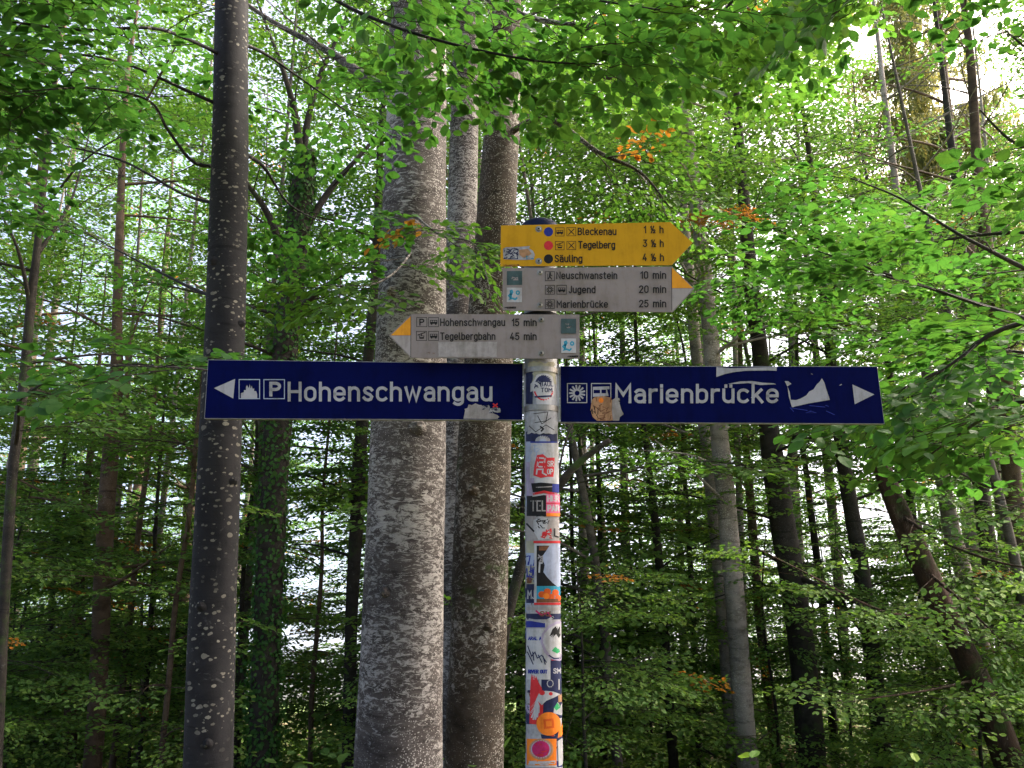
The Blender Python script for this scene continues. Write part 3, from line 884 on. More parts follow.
from_right(2.2, (1060, 330, 2.9), (1000, 330, 2.9), (950, 365, 2.95), (890, 395, 3.0), kind='near', sec=.24, step=.15, spst=.16, tilt=.4, t0=.35)
from_right(2.15, (1060, 400, 2.8), (1010, 405, 2.9), (965, 430, 3.0), (930, 455, 3.1), kind='near', sec=.24, step=.18, spst=.18, tilt=.4, t0=.4)
from_right(2.9, (1060, 170, 3.3), (1010, 140, 3.3), (980, 110, 3.3), **kw)
from_right(3.3, (1060, 60, 3.2), (1030, 50, 3.2), (1005, 30, 3.2), **kw)
from_right(3.6, (1000, -60, 3.0), (920, -45, 2.95), (860, -10, 2.9), (838, 12, 2.9), kind='near', sec=.16, step=.16, spst=.16, tilt=.5, t0=.5)
from_right(2.6, (1060, 240, 4.2), (980, 235, 4.6), (900, 250, 5.0), (820, 265, 5.3), (760, 290, 5.5), **kw)
from_right(2.2, (1060, 360, 4.2), (1000, 350, 4.5), (930, 340, 4.8), (870, 330, 5.0), **kw)
t.done(BARK_DARK, LEAF_DEEP)

t = Tree('canopy_beech', 'near beech bough hanging over the top edge between the yellow board and the spruce', 'tree', (1.6, 1.2, 0))
t.aut = 0.0
t.trunk([(1.9, 1.0, -.2), (1.9, 1.0, 2.0), (1.75, 1.1, 4.2), (1.65, 1.2, 6), (1.7, 1.2, 8.5), (1.6, 1.1, 11)], [.13, .11, .09, .07, .04, .01], 18)
t.cull = False; t.auto(18, 5.0, 10.5, 2.4, 1.3, 'mid', az=(1.3, 5.6), r=.03, sec=.9, step=.34); t.cull = True  # unseen overhead crown, added to keep light off the leaves at the top
for z, a in ((4.0, ((760, -60, 2.6), (740, -10, 3.2), (715, 20, 3.9), (690, 45, 4.6))),
             (4.3, ((800, -90, 2.4), (785, -30, 3.0), (775, 10, 3.7), (765, 45, 4.5))),
             (4.1, ((860, -100, 3.1), (850, -60, 3.3), (870, -20, 3.6)))):
    c, r_ = t.at(z)
    t.limb([c] + PX(*a), .016, .003, kind='near', sec=.4, step=.24, spst=.24, tilt=.35, t0=.5)
t.done(BARK_DARK, LEAF)

# --- middle-distance canopy: slim beeches filling the wood at 7 to 14 m, full size, each built for its place
MIDS = [(-6.6, 13.2), (-9.0, 13.4), (-4.1, 13.8), (-7.5, 9.5), (-5.2, 11.5), (-3.4, 10.2), (-2.2, 12.5), (-.9, 9.8), (.7, 11.0), (1.6, 13.0), (3.0, 10.5), (4.4, 12.2), (5.9, 9.6), (7.4, 11.8), (1.1, 8.2), (5.0, 7.6), (-6.2, 7.6)]
MIDLAB = ['tall leafy beech deep in the wood left of the reddish brown trunk', 'leafy beech deep in the wood at the left edge', 'tall leafy beech deep in the wood between the dark spotted trunk and the ivy tree', 'leafy beech filling the left edge of the wood', 'slim leafy beech beyond the reddish brown trunk', 'slim leafy beech behind the dark spotted trunk', 'leafy beech beyond the ivy clad tree',
          'leafy beech beyond the thickest pale trunk', 'leafy bright beech behind the yellow board', 'leafy beech behind the tip of the yellow board', 'leafy beech beyond the straight pale grey trunk',
          'leafy beech behind the right blue board arrow', 'leafy beech behind the bough at the right edge', 'leafy beech far right beyond the leaning trunks', 'young bright green beech just right of the post',
          'young leafy beech in front of the leaning trunks on the right', 'young leafy beech in front of the left edge stems']
for k, ((x, y), lab) in enumerate(zip(MIDS, MIDLAB)):
    gz = ground_z(x, y)
    t = Tree('leafy_beech', lab, 'tree', (x, y, gz))
    t.aut = .008
    h = 13 if y > 9 else 8.5
    sx, sy = random.uniform(-1.4, 1.4), random.uniform(-.3, .3)
    t.trunk([(x, y, gz - .2), (x + sx * .2, y + sy * .2, gz + h * .3), (x + sx * .6, y, gz + h * .6), (x + sx, y + sy, gz + h)], [.055, .045, .03, .008], 10, .05)
    t.auto(27 if y > 9 else 17, gz + (3.2 if y > 9 else 1.4), gz + h - .3, 2.3, 1.3, 'mid', r=.02, sec=.95, step=.36, scale=1.05, spst=.34)
    t.done(BARK_GREY if k % 3 == 1 else BARK_FAR, [LEAF_FAR, LEAF, LEAF_FAR, LEAF_COOL][k % 4])

# --- understorey bushes of beech in front, low: a few kinds, copied
def sapling(seed, h, leafm, label):
    random.seed(seed)
    t = Tree('beech_sapling', label, 'sapling', (0, 0, 0), 'beech saplings of the understorey')
    t.cull = False; t.gaps = False; t.aut = .008
    t.trunk([(0, 0, -.3), (.05, .02, h * .35), (.0, .08, h * .7), (.1, .05, h)], [.022, .018, .012, .004], 7, .05)
    t.auto(int(9 + h * 4), .25, h, 1.15, .6, 'mid', r=.008, sec=.5, step=.28, scale=.8, spst=.26, el=(-.05, .35))
    t.done(BARK_DARK, leafm)
    return t.root
SL = 'low leafy beech sapling with flat layered sprays in the understorey'
protos = [sapling(1, 2.6, LEAF_YOUNG, SL), sapling(2, 3.2, LEAF_YOUNG, SL), sapling(3, 2.0, LEAF_YOUNG, SL), sapling(4, 3.6, LEAF_FAR, SL)]
random.seed(77)
spots = []
CLEAR = [(745, 32, 8.5), (800, 26, 8.8), (880, 20, 9.2), (985, 42, 6.8), (930, 30, 6.8), (400, 52, 5.2), (475, 36, 5.6), (262, 24, 7.2), (97, 20, 8.0), (208, 34, 3.5)]
for k in range(34):
    for _ in range(80):
        y = random.uniform(4.8, 15); x = random.uniform(-.78, .78) * y
        if abs(x) < .55 and y < 6.0: continue
        sx_ = 512 + FOC * x / (y * 1.0)
        if any(abs(sx_ - c) < w + 300 / y and y < d for c, w, d in CLEAR): continue
        if y > 7 and (290 < sx_ < 350 or 840 < sx_ < 900): continue
        if all((x - a) ** 2 + (y - b) ** 2 > .8 + .02 * y for a, b in spots): break
    spots.append((x, y))
for k, (x, y) in enumerate(spots):
    loc = (x, y, ground_z(x, y)); s = random.uniform(.8, 1.1) * (1 if y > 6.5 else .8); rz = random.uniform(0, 6.28)
    if k < 4:
        protos[k].location = loc; protos[k].rotation_euler.z = rz; protos[k].scale = (s, s, s)
    else:
        copy_tree(protos[k % 4], loc, rz, s)

random.seed(123)
n_far = 0; far_spots = []
while n_far < 24:
    y = random.uniform(9.5, 24); x = random.uniform(-.74, .74) * y
    sx_ = 512 + FOC * x / y
    if y > 14 and any(a < sx_ < b for a, b in ((295, 345), (845, 895))): continue
    if any((x - a) ** 2 + (y - b) ** 2 < 1.2 + .03 * y for a, b in far_spots): continue
    far_spots.append((x, y))
    copy_tree(protos[n_far % 4], (x, y, ground_z(x, y)), random.uniform(0, 6.28), random.uniform(1.25, 1.9))
    n_far += 1

# --- the far wood: trees of four shapes
def far_tree(seed, h, leafm, label, bark):
    random.seed(seed)
    t = Tree('far_beech', label, 'tree', (0, 0, 0), 'beeches of the far wood')
    t.cull = False; t.gaps = False; t.aut = .015
    t.trunk([(0, 0, -.4), (.1, .0, h * .3), (-.1, .15, h * .6), (.1, .0, h)], [.16, .13, .08, .015], 10, .04)
    t.auto(26, h * .24, h - .4, 3.4, 1.5, 'far', r=.04, sec=1.5, step=.62, scale=1.0, spst=.55, wood=False)
    t.done(bark, leafm, twigs=False)
    return t.root
FL = 'tall beech in the far wood, showing as small bright leaves between the nearer trunks'
fp = [far_tree(21, 19, LEAF_FAR, FL, BARK_FAR), far_tree(22, 22, LEAF, FL, BARK_DARK), far_tree(23, 17, LEAF_FAR, FL, BARK_FAR), far_tree(24, 20, LEAF_COOL, FL, BARK_BROWN)]
random.seed(5)
spots = []
for k in range(44):
    best = None
    for _ in range(60):
        y = random.uniform(15.5, 42); x = random.uniform(-.72, .72) * y
        sx_ = 512 + FOC * x / y
        if 850 < sx_ < 985 and y < 24 or 270 < sx_ < 375 or 830 < sx_ < 900: continue
        if all((x - a) ** 2 + (y - b) ** 2 > 9 for a, b in spots):
            best = (x, y); break
    if best: spots.append(best)
for k, (x, y) in enumerate(spots):
    loc = (x, y, ground_z(x, y)); s = random.uniform(.85, 1.2); rz = random.uniform(0, 6.28)
    if k < 4:
        fp[k].location = loc; fp[k].rotation_euler.z = rz; fp[k].scale = (s, s, s)
    else:
        copy_tree(fp[k % 4], loc, rz, s)

random.seed(41)
n_far = 0
while n_far < 14:
    y = random.uniform(46, 95); x = random.uniform(-.75, .75) * y
    sx_ = 512 + FOC * x / y
    if any(a < sx_ < b for a, b in ((270, 375), (820, 960), (95, 150), (570, 640))): continue
    copy_tree(fp[n_far % 4], (x, y, ground_z(x, y)), random.uniform(0, 6.28), random.uniform(.95, 1.35))
    n_far += 1
# --- unseen beeches added behind the photographer to shade the boards
random.seed(8)
for k in range(9):
    a = -math.pi / 2 + (k - 4) / 4 * 1.0
    d = random.uniform(5.5, 9)
    x, y = math.cos(a) * d, math.sin(a) * d - 1.0
    copy_tree(fp[k % 4], (x, y, ground_z(x, y)), random.uniform(0, 6.28), random.uniform(.52, .66), 'unseen beech added behind the viewpoint to shade the boards', 'shade beeches added behind the viewpoint')

# --- spruce with hanging twigs, upper right
def spruce():
    x, y = 8.7, 19.0
    c = P(915, 100, y); x = c.x
    gz = ground_z(x, y)
    NEED = leaf_mat('spruce_needles', (.17, .19, .07), (.26, .28, .08), .4, .7)
    root = empty('spruce_tree', (x, y, gz), 'yellowish spruce with drooping hanging twigs in the upper right', 'tree')
    H = 25.0
    w = MB(); w.tube(smooth_path([(x, y, gz - .3), (x + .1, y, gz + 8), (x, y, gz + H)], 8), [.28 - .26 * i / 16 for i in range(17)], 12, 0, True, .04)
    cr = MB(); V, Fq, n = [], [], 0
    r = random.Random(9)
    for i in range(210):
        z = r.uniform(9.0, H - .2)
        L = 2.7 * min(1, (H - z) / 11 + .10) * r.uniform(.65, 1.15)
        a = r.uniform(0, 6.283)
        pts = []
        for k in range(6):
            f = k / 5
            pts.append(Vector((x + math.cos(a) * L * f, y + math.sin(a) * L * f, gz + z - .30 * L * f + .22 * L * f * f * f)))
        w.tube(pts, [.03 - .024 * k / 5 for k in range(6)], 4, 0, False)
        for k in range(int(L * 26)):
            f = r.random() ** .7
            j = min(4, int(f * 5)); p = pts[j].lerp(pts[j + 1], f * 5 - j)
            ln = r.uniform(.25, .75) * (1.1 - .4 * f)
            p = p + Vector((r.gauss(0, .10), r.gauss(0, .10), 0))
            sway = Vector((r.gauss(0, .12), r.gauss(0, .12), -1))
            m = int(ln / .055)
            for q in range(m):
                b = p + sway * ln * (q / m)
                aa = r.uniform(0, 6.283)
                d = Vector((math.cos(aa) * .8, math.sin(aa) * .8, -1.0)).normalized() * r.uniform(.09, .17)
                s_ = Vector((-math.sin(aa), math.cos(aa), 0)) * r.uniform(.018, .034)
                V += [b[:], (b + d * .5 + s_)[:], (b + d)[:], (b + d * .5 - s_)[:]]
                Fq.append((n, n + 1, n + 2, n + 3)); n += 4
    cr.add(V, np.array(Fq), 0)
    w.build('trunk', BARK_FAR, root, (x, y, gz))
    cr.build('crown', [NEED], root, (x, y, gz))
spruce()

# --- ground cover
def undergrowth():
    mb = MB(); V, Fq, n = [], [], 0
    for k in range(26000):
        y = 4.5 + random.random() ** 1.3 * 22
        x = random.uniform(-.8, .8) * y
        gz = ground_z(x, y)
        h = abs(random.gauss(0, .22)) + .02
        if math.sin(x * 1.7 + 2) + math.sin(y * 1.3 + x) < -.9: continue
        s = random.uniform(.05, .12) * (1 + y / 30)
        v, f_ = leaf_geo('mid', s, s * .7)
        a = random.uniform(0, 6.283)
        M = rot_to(np.array([math.cos(a), math.sin(a), random.gauss(0, .3)]), np.array([random.gauss(0, .4), random.gauss(0, .4), 1]))
        V.append(v @ M.T + np.array([x, y, gz + h])); Fq.append(f_ + n); n += len(v)
    mb.add(np.concatenate(V), np.concatenate(Fq), 0)
    tag(mb.build('undergrowth', [LEAF_YOUNG]), kind='stuff')
undergrowth()
# ------------------------------------------------------------------ lettering built from strokes (square road-sign letters)
def arc(cx, cy, rx, ry, a0, a1, n=9):
    return [(cx + rx * math.cos(R(a0 + (a1 - a0) * i / n)), cy + ry * math.sin(R(a0 + (a1 - a0) * i / n))) for i in range(n + 1)]
def loop(x0, y0, x1, y1, k=.42):
    """tall rounded oval of a narrow grotesque; closed"""
    w, h = x1 - x0, y1 - y0
    rx = w / 2; ry = min(h / 2, w * .52)
    p = arc(x1 - rx, y1 - ry, rx, ry, 0, 180) + arc(x0 + rx, y0 + ry, rx, ry, 180, 360)
    return p + [p[0]]
X = .72
_o = loop(0, 0, .46, X)
_arch = lambda x0, w: [(x0, X - .24)] + arc(x0 + w / 2, X - .24, w / 2, .24, 180, 0) + [(x0 + w, 0)]
_dots = [[(.10, .94), (.10, .97)], [(.34, .94), (.34, .97)]]
_a = [[(.42, 0), (.42, .5)] + arc(.21, .5, .21, .22, 0, 150), [(.42, .42), (.18, .42)] + arc(.18, .21, .18, .21, 90, 270) + [(.28, 0), (.42, .10)]]
_u = [[(0, X), (0, .24)] + arc(.22, .24, .22, .24, 180, 360) + [(.44, X)], [(.44, .24), (.44, 0)]]
GL = {
 'H': ([[(0, 0), (0, 1)], [(.54, 0), (.54, 1)], [(0, .5), (.54, .5)]], .54),
 'o': ([_o], .46),
 'h': ([[(0, 0), (0, 1)], _arch(0, .44)], .44),
 'n': ([[(0, 0), (0, X)], _arch(0, .44)], .44),
 'm': ([[(0, 0), (0, X)], _arch(0, .36), _arch(.36, .36)], .72),
 'r': ([[(0, 0), (0, X)], [(0, X - .26)] + arc(.25, X - .26, .25, .26, 180, 80)], .28),
 'e': ([[(0, .36), (.46, .36), (.46, X - .24)] + arc(.23, X - .24, .23, .24, 0, 180) + arc(.23, .24, .23, .24, 180, 325)], .46),
 's': ([[(.38, .60), (.31, .69), (.20, .72), (.08, .68), (.02, .56), (.07, .44), (.30, .31), (.38, .19), (.33, .05), (.2, 0), (.08, .03), (0, .13)]], .39),
 'c': ([arc(.23, X - .24, .23, .24, 40, 180) + arc(.23, .24, .23, .24, 180, 320)], .42),
 'w': ([[(0, X), (.17, 0), (.34, .68), (.51, 0), (.68, X)]], .68),
 'a': (_a, .42), 'ä': (_a + _dots, .42),
 'g': ([loop(0, 0, .44, X), [(.44, X), (.44, -.08)] + arc(.22, -.06, .22, .20, 0, -140)], .44),
 'd': ([loop(0, 0, .44, X), [(.44, 0), (.44, 1)]], .44),
 'b': ([loop(0, 0, .44, X), [(0, 0), (0, 1)]], .44),
 'u': (_u, .44), 'ü': (_u + _dots, .44),
 'M': ([[(0, 0), (0, 1), (.32, .42), (.64, 1), (.64, 0)]], .64),
 'i': ([[(0, 0), (0, X)], [(0, .94), (0, .98)]], 0.0),
 'l': ([[(0, 1), (0, .12)] + arc(.14, .14, .14, .14, 180, 270, 4)], .14),
 'k': ([[(0, 0), (0, 1)], [(0, .26), (.38, X)], [(.14, .42), (.42, 0)]], .42),
 't': ([[(.10, .95), (.10, .14)] + arc(.24, .14, .14, .14, 180, 280, 4), [(0, X), (.28, X)]], .28),
 'P': ([[(0, 0), (0, 1), (.28, 1)] + arc(.28, .735, .24, .265, 90, -90) + [(0, .47)]], .52),
 'B': ([[(0, 0), (0, 1), (.26, 1)] + arc(.26, .765, .21, .235, 90, -90) + [(0, .53)], [(.26, .53)] + arc(.26, .265, .25, .265, 90, -90) + [(0, 0)]], .51),
 'T': ([[(.26, 0), (.26, 1)], [(0, 1), (.52, 1)]], .52),
 'S': ([[(.46, .84), (.37, .97), (.23, 1), (.08, .95), (.01, .78), (.08, .60), (.38, .43), (.47, .25), (.40, .06), (.23, 0), (.08, .04), (0, .18)]], .47),
 'N': ([[(0, 0), (0, 1), (.52, 0), (.52, 1)]], .52),
 'J': ([[(.34, 1), (.34, .22)] + arc(.17, .2, .17, .2, 0, -170)], .34),
 'E': ([[(.44, 1), (0, 1), (0, 0), (.44, 0)], [(0, .52), (.38, .52)]], .44),
 'L': ([[(0, 1), (0, 0), (.42, 0)]], .42),
 'A': ([[(0, 0), (.28, 1), (.56, 0)], [(.1, .33), (.46, .33)]], .56),
 'R': ([[(0, 0), (0, 1), (.28, 1)] + arc(.28, .755, .22, .245, 90, -90) + [(0, .51)], [(.24, .51), (.5, 0)]], .5),
 'U': ([[(0, 1), (0, .25)] + arc(.25, .25, .25, .25, 180, 360) + [(.5, 1)]], .5),
 'O': ([loop(0, 0, .5, 1)], .5),
 'D': ([[(0, 0), (0, 1), (.22, 1)] + arc(.22, .5, .28, .5, 90, -90, 10) + [(0, 0)]], .5),
 'I': ([[(0, 0), (0, 1)]], 0.0),
 'W': ([[(0, 1), (.18, 0), (.36, .8), (.54, 0), (.72, 1)]], .72),
 'V': ([[(0, 1), (.27, 0), (.54, 1)]], .54),
 'G': ([arc(.26, .73, .26, .27, 35, 180) + arc(.26, .27, .26, .27, 180, 360) + [(.52, .48), (.28, .48)]], .52),
 '0': ([loop(0, 0, .46, 1)], .46),
 '1': ([[(0, .76), (.20, 1), (.20, 0)]], .20),
 '2': ([arc(.23, .75, .23, .25, 170, -30) + [(0, 0), (.46, 0)]], .46),
 '3': ([[(.02, 1), (.44, 1), (.20, .60)] + arc(.2, .30, .26, .30, 80, -160)], .46),
 '4': ([[(.26, 1), (0, .25), (.48, .25)], [(.34, .5), (.34, 0)]], .48),
 '5': ([[(.42, 1), (.05, 1), (.02, .55)] + arc(.21, .33, .25, .33, 125, -150)], .46),
 '½': ([[(.0, .88), (.10, 1), (.10, .55)], [(.10, 0), (.44, 1)], [(s[0] * .5 + .40, s[1] * .45) for s in (arc(.23, .75, .23, .25, 170, -30) + [(0, 0), (.46, 0)])]], .63),
 '°': ([loop(0, .62, .24, .95)], .24),
 ' ': ([], .22),
}
def stroke(pl, w, capx=True):
    """quads for one polyline of width w, mitred joins, square ends"""
    p = [np.array(q, float) for q in pl]
    q = [p[0]]
    for a in p[1:]:
        if np.linalg.norm(a - q[-1]) > 1e-7: q.append(a)
    if len(q) < 2: return [], []
    closed = np.linalg.norm(q[0] - q[-1]) < 1e-6 and len(q) > 3
    if closed: q = q[:-1]
    n = len(q); L, Rr = [], []
    for i in range(n):
        if closed: a, b = q[i] - q[i - 1], q[(i + 1) % n] - q[i]
        else:
            a = q[i] - q[i - 1] if i else q[1] - q[0]
            b = q[i + 1] - q[i] if i < n - 1 else q[i] - q[i - 1]
        a = a / np.linalg.norm(a); b = b / np.linalg.norm(b)
        m = a + b
        if np.linalg.norm(m) < .2: m = np.array([a[0], a[1]])
        m = m / np.linalg.norm(m)
        nr = np.array([-m[1], m[0]])
        k = w / 2 / max(.45, abs(np.dot(nr, np.array([-a[1], a[0]]))))
        c = q[i].copy()
        if not closed and i == 0: c = c - a * w / 2
        if not closed and i == n - 1: c = c + b * w / 2
        L.append(c + nr * k); Rr.append(c - nr * k)
    V = L + Rr
    Fq = [(i, n + i, n + i + 1, i + 1) for i in range(n - 1)]
    if closed: Fq.append((n - 1, 2 * n - 1, n, 0))
    return V, Fq

def layout(txt, gap=.24):
    x = 0; out = []
    for ch in txt:
        g, w = GL[ch]
        for s in g: out.append([(x + a, b) for a, b in s])
        x += w + gap
    return out, x - gap

class Print:
    """marks laid on a board or round the post; the surface maps 2D pixel-scale marks to its own skin"""
    def __init__(self, surf):
        self.s = surf; self.k = 0; self.mbs = {}; self.sec(None)
    def sec(self, name):
        self.mb = self.mbs.setdefault(name, MB())
    def lift(self):
        self.k += 1
        return (self.k % self.mod if self.mod else self.k) * self.s.gap
    mod = 0
    def poly(self, pts, mat, sub=1):
        """filled outline, star shaped from its centre"""
        z = self.lift()
        pts = [np.array(p, float) for p in pts]
        if self.s.fine > 100:
            from mathutils.geometry import tessellate_polygon
            tr = tessellate_polygon([[Vector((q[0], q[1], 0)) for q in pts]])
            def ccw(t):
                a, b, c_ = (pts[i] for i in t)
                return t if (b[0] - a[0]) * (c_[1] - a[1]) - (b[1] - a[1]) * (c_[0] - a[0]) < 0 else t[::-1]
            self.mb.add([self.s.at(q, z) for q in pts], [tuple(ccw(tuple(t))) for t in tr], mat)
            return
        c = sum(pts) / len(pts)
        # finer outline so it can bend round the post
        o = []
        for a, b in zip(pts, pts[1:] + pts[:1]):
            m = max(1, int(np.linalg.norm(b - a) / self.s.fine))
            o += [a + (b - a) * i / m for i in range(m)]
        rings = max(1, int(math.ceil(max(np.linalg.norm(q - c) for q in pts) / self.s.fine)))
        V = [self.s.at(c, z)]; n = len(o); Fc = []
        for r in range(1, rings + 1):
            V += [self.s.at(c + (p - c) * r / rings, z) for p in o]
        for i in range(n):
            Fc.append((0, 1 + i, 1 + (i + 1) % n))
            for r in range(1, rings):
                a = 1 + (r - 1) * n; b = 1 + r * n
                Fc.append((a + i, b + i, b + (i + 1) % n, a + (i + 1) % n))
        self.mb.add(V, [f[::self.s.flip] for f in Fc], mat)
    def rect(self, x0, y0, x1, y1, mat):
        z = self.lift()
        nx = max(1, int(math.ceil((x1 - x0) / self.s.fine)))
        V = [self.s.at(np.array([x0 + (x1 - x0) * i / nx, y]), z) for y in (y0, y1) for i in range(nx + 1)]
        self.mb.add(V, [(i, i + 1, nx + 2 + i, nx + 1 + i)[::-self.s.flip] for i in range(nx)], mat)
    def disc(self, cx, cy, r, mat, ry=None, n=20):
        self.poly([(cx + r * math.cos(2 * math.pi * i / n), cy + (ry or r) * math.sin(2 * math.pi * i / n)) for i in range(n)], mat)
    def line(self, pl, w, mat):
        z = self.lift()
        d = []
        for a, b in zip(pl, pl[1:]):
            m = max(1, int(math.hypot(b[0] - a[0], b[1] - a[1]) / self.s.fine))
            d += [(a[0] + (b[0] - a[0]) * i / m, a[1] + (b[1] - a[1]) * i / m) for i in range(m)]
        d.append(pl[-1])
        V, Fq = stroke(d, w)
        if len(V): self.mb.add([self.s.at(p, z) for p in V], [f[::-self.s.flip] for f in Fq], mat)
    def frame(self, x0, y0, x1, y1, w, mat):
        h = w / 2
        self.line([(x0 + h, y0 + h), (x1 - h, y0 + h), (x1 - h, y1 - h), (x0 + h, y1 - h), (x0 + h, y0 + h)], w, mat)
    def text(self, txt, x0, x1, ybase, cap, w, mat, gap=.26, slant=0):
        """cap: cap height in the surface's units (positive, y runs down)"""
        S, tw = layout(txt, gap)
        k = (x1 - x0 - w) / max(1e-6, tw)
        hc = cap - w
        for s in S:
            self.line_raw([(x0 + w / 2 + a * k, ybase - w / 2 - b * hc) for a, b in s], w, mat)
    def line_raw(self, pl, w, mat):
        if self.s.fine < 100: return self.line(pl, w, mat)
        z = self.lift()
        V, Fq = stroke(pl, w)
        if len(V): self.mb.add([self.s.at(p, z) for p in V], [f[::-self.s.flip] for f in Fq], mat)

class Board:
    """flat board: marks are given where they lie on it, in units of one photo pixel at the board"""
    fine, gap, flip = 1e9, 2.5e-5, 1
    def __init__(self, centre, yaw=0.0, roll=0.0):
        self.c = Vector(centre)
        self.r = Vector((math.cos(yaw) , math.sin(yaw), 0))
        self.n = Vector((math.sin(yaw), -math.cos(yaw), 0))
    def at(self, q, z=0.0):
        w = P(q[0], q[1], 1.0) - EYE
        t = (self.c - EYE).dot(self.n) / w.dot(self.n)
        return (EYE + w * t + self.n * (self.z0 + z))[:]
    z0 = 0.0

class Round:
    """skin of the post"""
    fine, gap, flip = 1.3, 5e-5, 1
    def __init__(self, cx, cy, r, z0=0.0):
        self.cx, self.cy, self.r, self.z0 = cx, cy, r, z0
    def at(self, q, z=0.0):
        mid = 540.6 + (q[1] - 360) * 3.0 / 408
        half = 16.9
        u = max(-1.35, min(1.35, (q[0] - mid) / half))
        a = math.asin(max(-1, min(1, u))) if abs(u) <= 1 else math.copysign(math.pi / 2 + (abs(u) - 1) * 1.2, u)
        w = P(mid, q[1], self.cy - self.r * math.cos(min(abs(a), 1.2)))
        rr = self.r + self.z0 + z
        return (self.cx + math.sin(a) * rr, self.cy - math.cos(a) * rr, w.z)

M_BLUE = simple('blue_enamel', (.0009, .0026, .043), .6, 0, .10, 6, .03, .25)
M_YEL = simple('yellow_paint', (.43, .228, .007), .5, 0, .07, 8, .10, .2)
M_GRY = simple('pale_grey_paint', (.197, .171, .168), .5, 0, .06, 8, .10, .2)
M_GRY2 = simple('worn_grey_patch', (.26, .24, .24), .7, 0, .16, 60)
M_LET = simple('reflective_white', (.29, .29, .32), .45, 0, .08, 40)
M_BLK = simple('black_print', (.012, .012, .013), .5, 0, .1)
M_ORG = simple('amber_print', (.58, .25, .02), .5, 0, .06)
M_LGR = simple('light_grey_print', (.27, .245, .245), .5, 0, .06)
M_SLT = simple('slate_print', (.045, .075, .08), .5, 0, .2, 40)
M_WHT = simple('white_paper', (.36, .36, .38), .55, 0, .10, 40)
M_WHT2 = simple('weathered_paper', (.28, .28, .30), .7, 0, .25, 60)
M_CYN = simple('teal_print', (.03, .22, .33), .5, 0, .06)
M_ROY = simple('royal_blue_print', (.018, .028, .20), .5, 0, .08)
M_NVY = simple('navy_print', (.016, .020, .060), .5, 0, .3, 50)
M_RED = simple('red_print', (.46, .028, .035), .5, 0, .12, 40)
M_PNK = simple('pink_print', (.58, .12, .24), .5, 0, .1, 40)
M_PBL = simple('pale_blue_paper', (.27, .31, .42), .6, 0, .10, 40)
M_TAN = simple('tan_print', (.32, .18, .10), .6, 0, .3, 60)
M_ORN = simple('orange_print', (.66, .17, .02), .5, 0, .10, 40)
M_DOR = simple('deep_orange_print', (.52, .085, .015), .5, 0, .10, 40)
M_MAG = simple('magenta_print', (.36, .02, .10), .5, 0, .25, 60)
M_GRN = simple('green_print', (.03, .26, .10), .5, 0, .15, 40)
M_LIL = simple('lilac_print', (.28, .24, .34), .5, 0, .1, 40)
M_CRM = simple('cream_paint', (.28, .27, .20), .5, 0, .3, 30)
M_BRN = simple('brown_print', (.14, .06, .03), .6, 0, .3, 60)
M_ALU = simple('aluminium', (.30, .30, .31), .5, .6, .15, 40)
M_STL = simple('galvanised_steel', (.22, .21, .19), .45, .75, .25, 50)
M_POST = simple('post_paint', (.22, .225, .24), .5, 0, .2, 25)
M_CAP = simple('blue_cap', (.004, .007, .03), .5, 0, .1)
M_RUB = simple('black_rubber', (.012, .012, .014), .7, 0, .2)
PAL = [M_BLUE, M_YEL, M_GRY, M_GRY2, M_LET, M_BLK, M_ORG, M_LGR, M_SLT, M_WHT, M_WHT2, M_CYN, M_ROY, M_NVY, M_RED, M_PNK, M_PBL, M_TAN, M_ORN, M_DOR, M_MAG, M_GRN, M_LIL, M_CRM, M_BRN, M_ALU]
BLUE, YEL, GRY, GRY2, LET, BLK, ORG, LGR, SLT, WHT, WHT2, CYN, ROY, NVY, RED, PNK, PBL, TAN, ORN, DOR, MAG, GRN, LIL, CRM, BRN, ALU = range(len(PAL))

# ------------------------------------------------------------------ the signpost
PY, PR = 2.30, .0500
pc = P(541, 395, PY)
PXC = pc.x
gz = ground_z(PXC, PY)
POSTB = Vector((PXC, PY, gz))
signpost = empty('signpost', POSTB, 'metal signpost covered with stickers carrying two blue, two grey and one yellow direction board', 'signpost')
ztop = P(540, 224, PY).z
mb = MB(); mb.tube([(PXC, PY, gz - .4), (PXC, PY, gz + .5), (PXC, PY, 1.5), (PXC, PY, ztop)], PR, 48, 0, True)
post = mb.build('post', [M_POST], signpost, POSTB)
mb = MB()
prof = [(.062, -.060), (.064, -.030), (.061, -.012), (.054, -.001), (.034, .006), (.012, .009)]
mb.tube([(PXC, PY + .003, ztop + z) for _, z in prof], [r for r, _ in prof], 40, 0, True)
cap = mb.build('cap', [M_CAP], signpost, POSTB)

def put(pr, name, parent, label=None):
    for part, mb in pr.mbs.items():
        if not mb.f: continue
        used = sorted({m for _, m, _ in mb.f})
        remap = {m: i for i, m in enumerate(used)}
        mb.f = [(f, remap[m], s) for f, m, s in mb.f]
        o = mb.build(part or name, [PAL[m] for m in used], parent, POSTB)
        if label: o['label'] = label
    return o

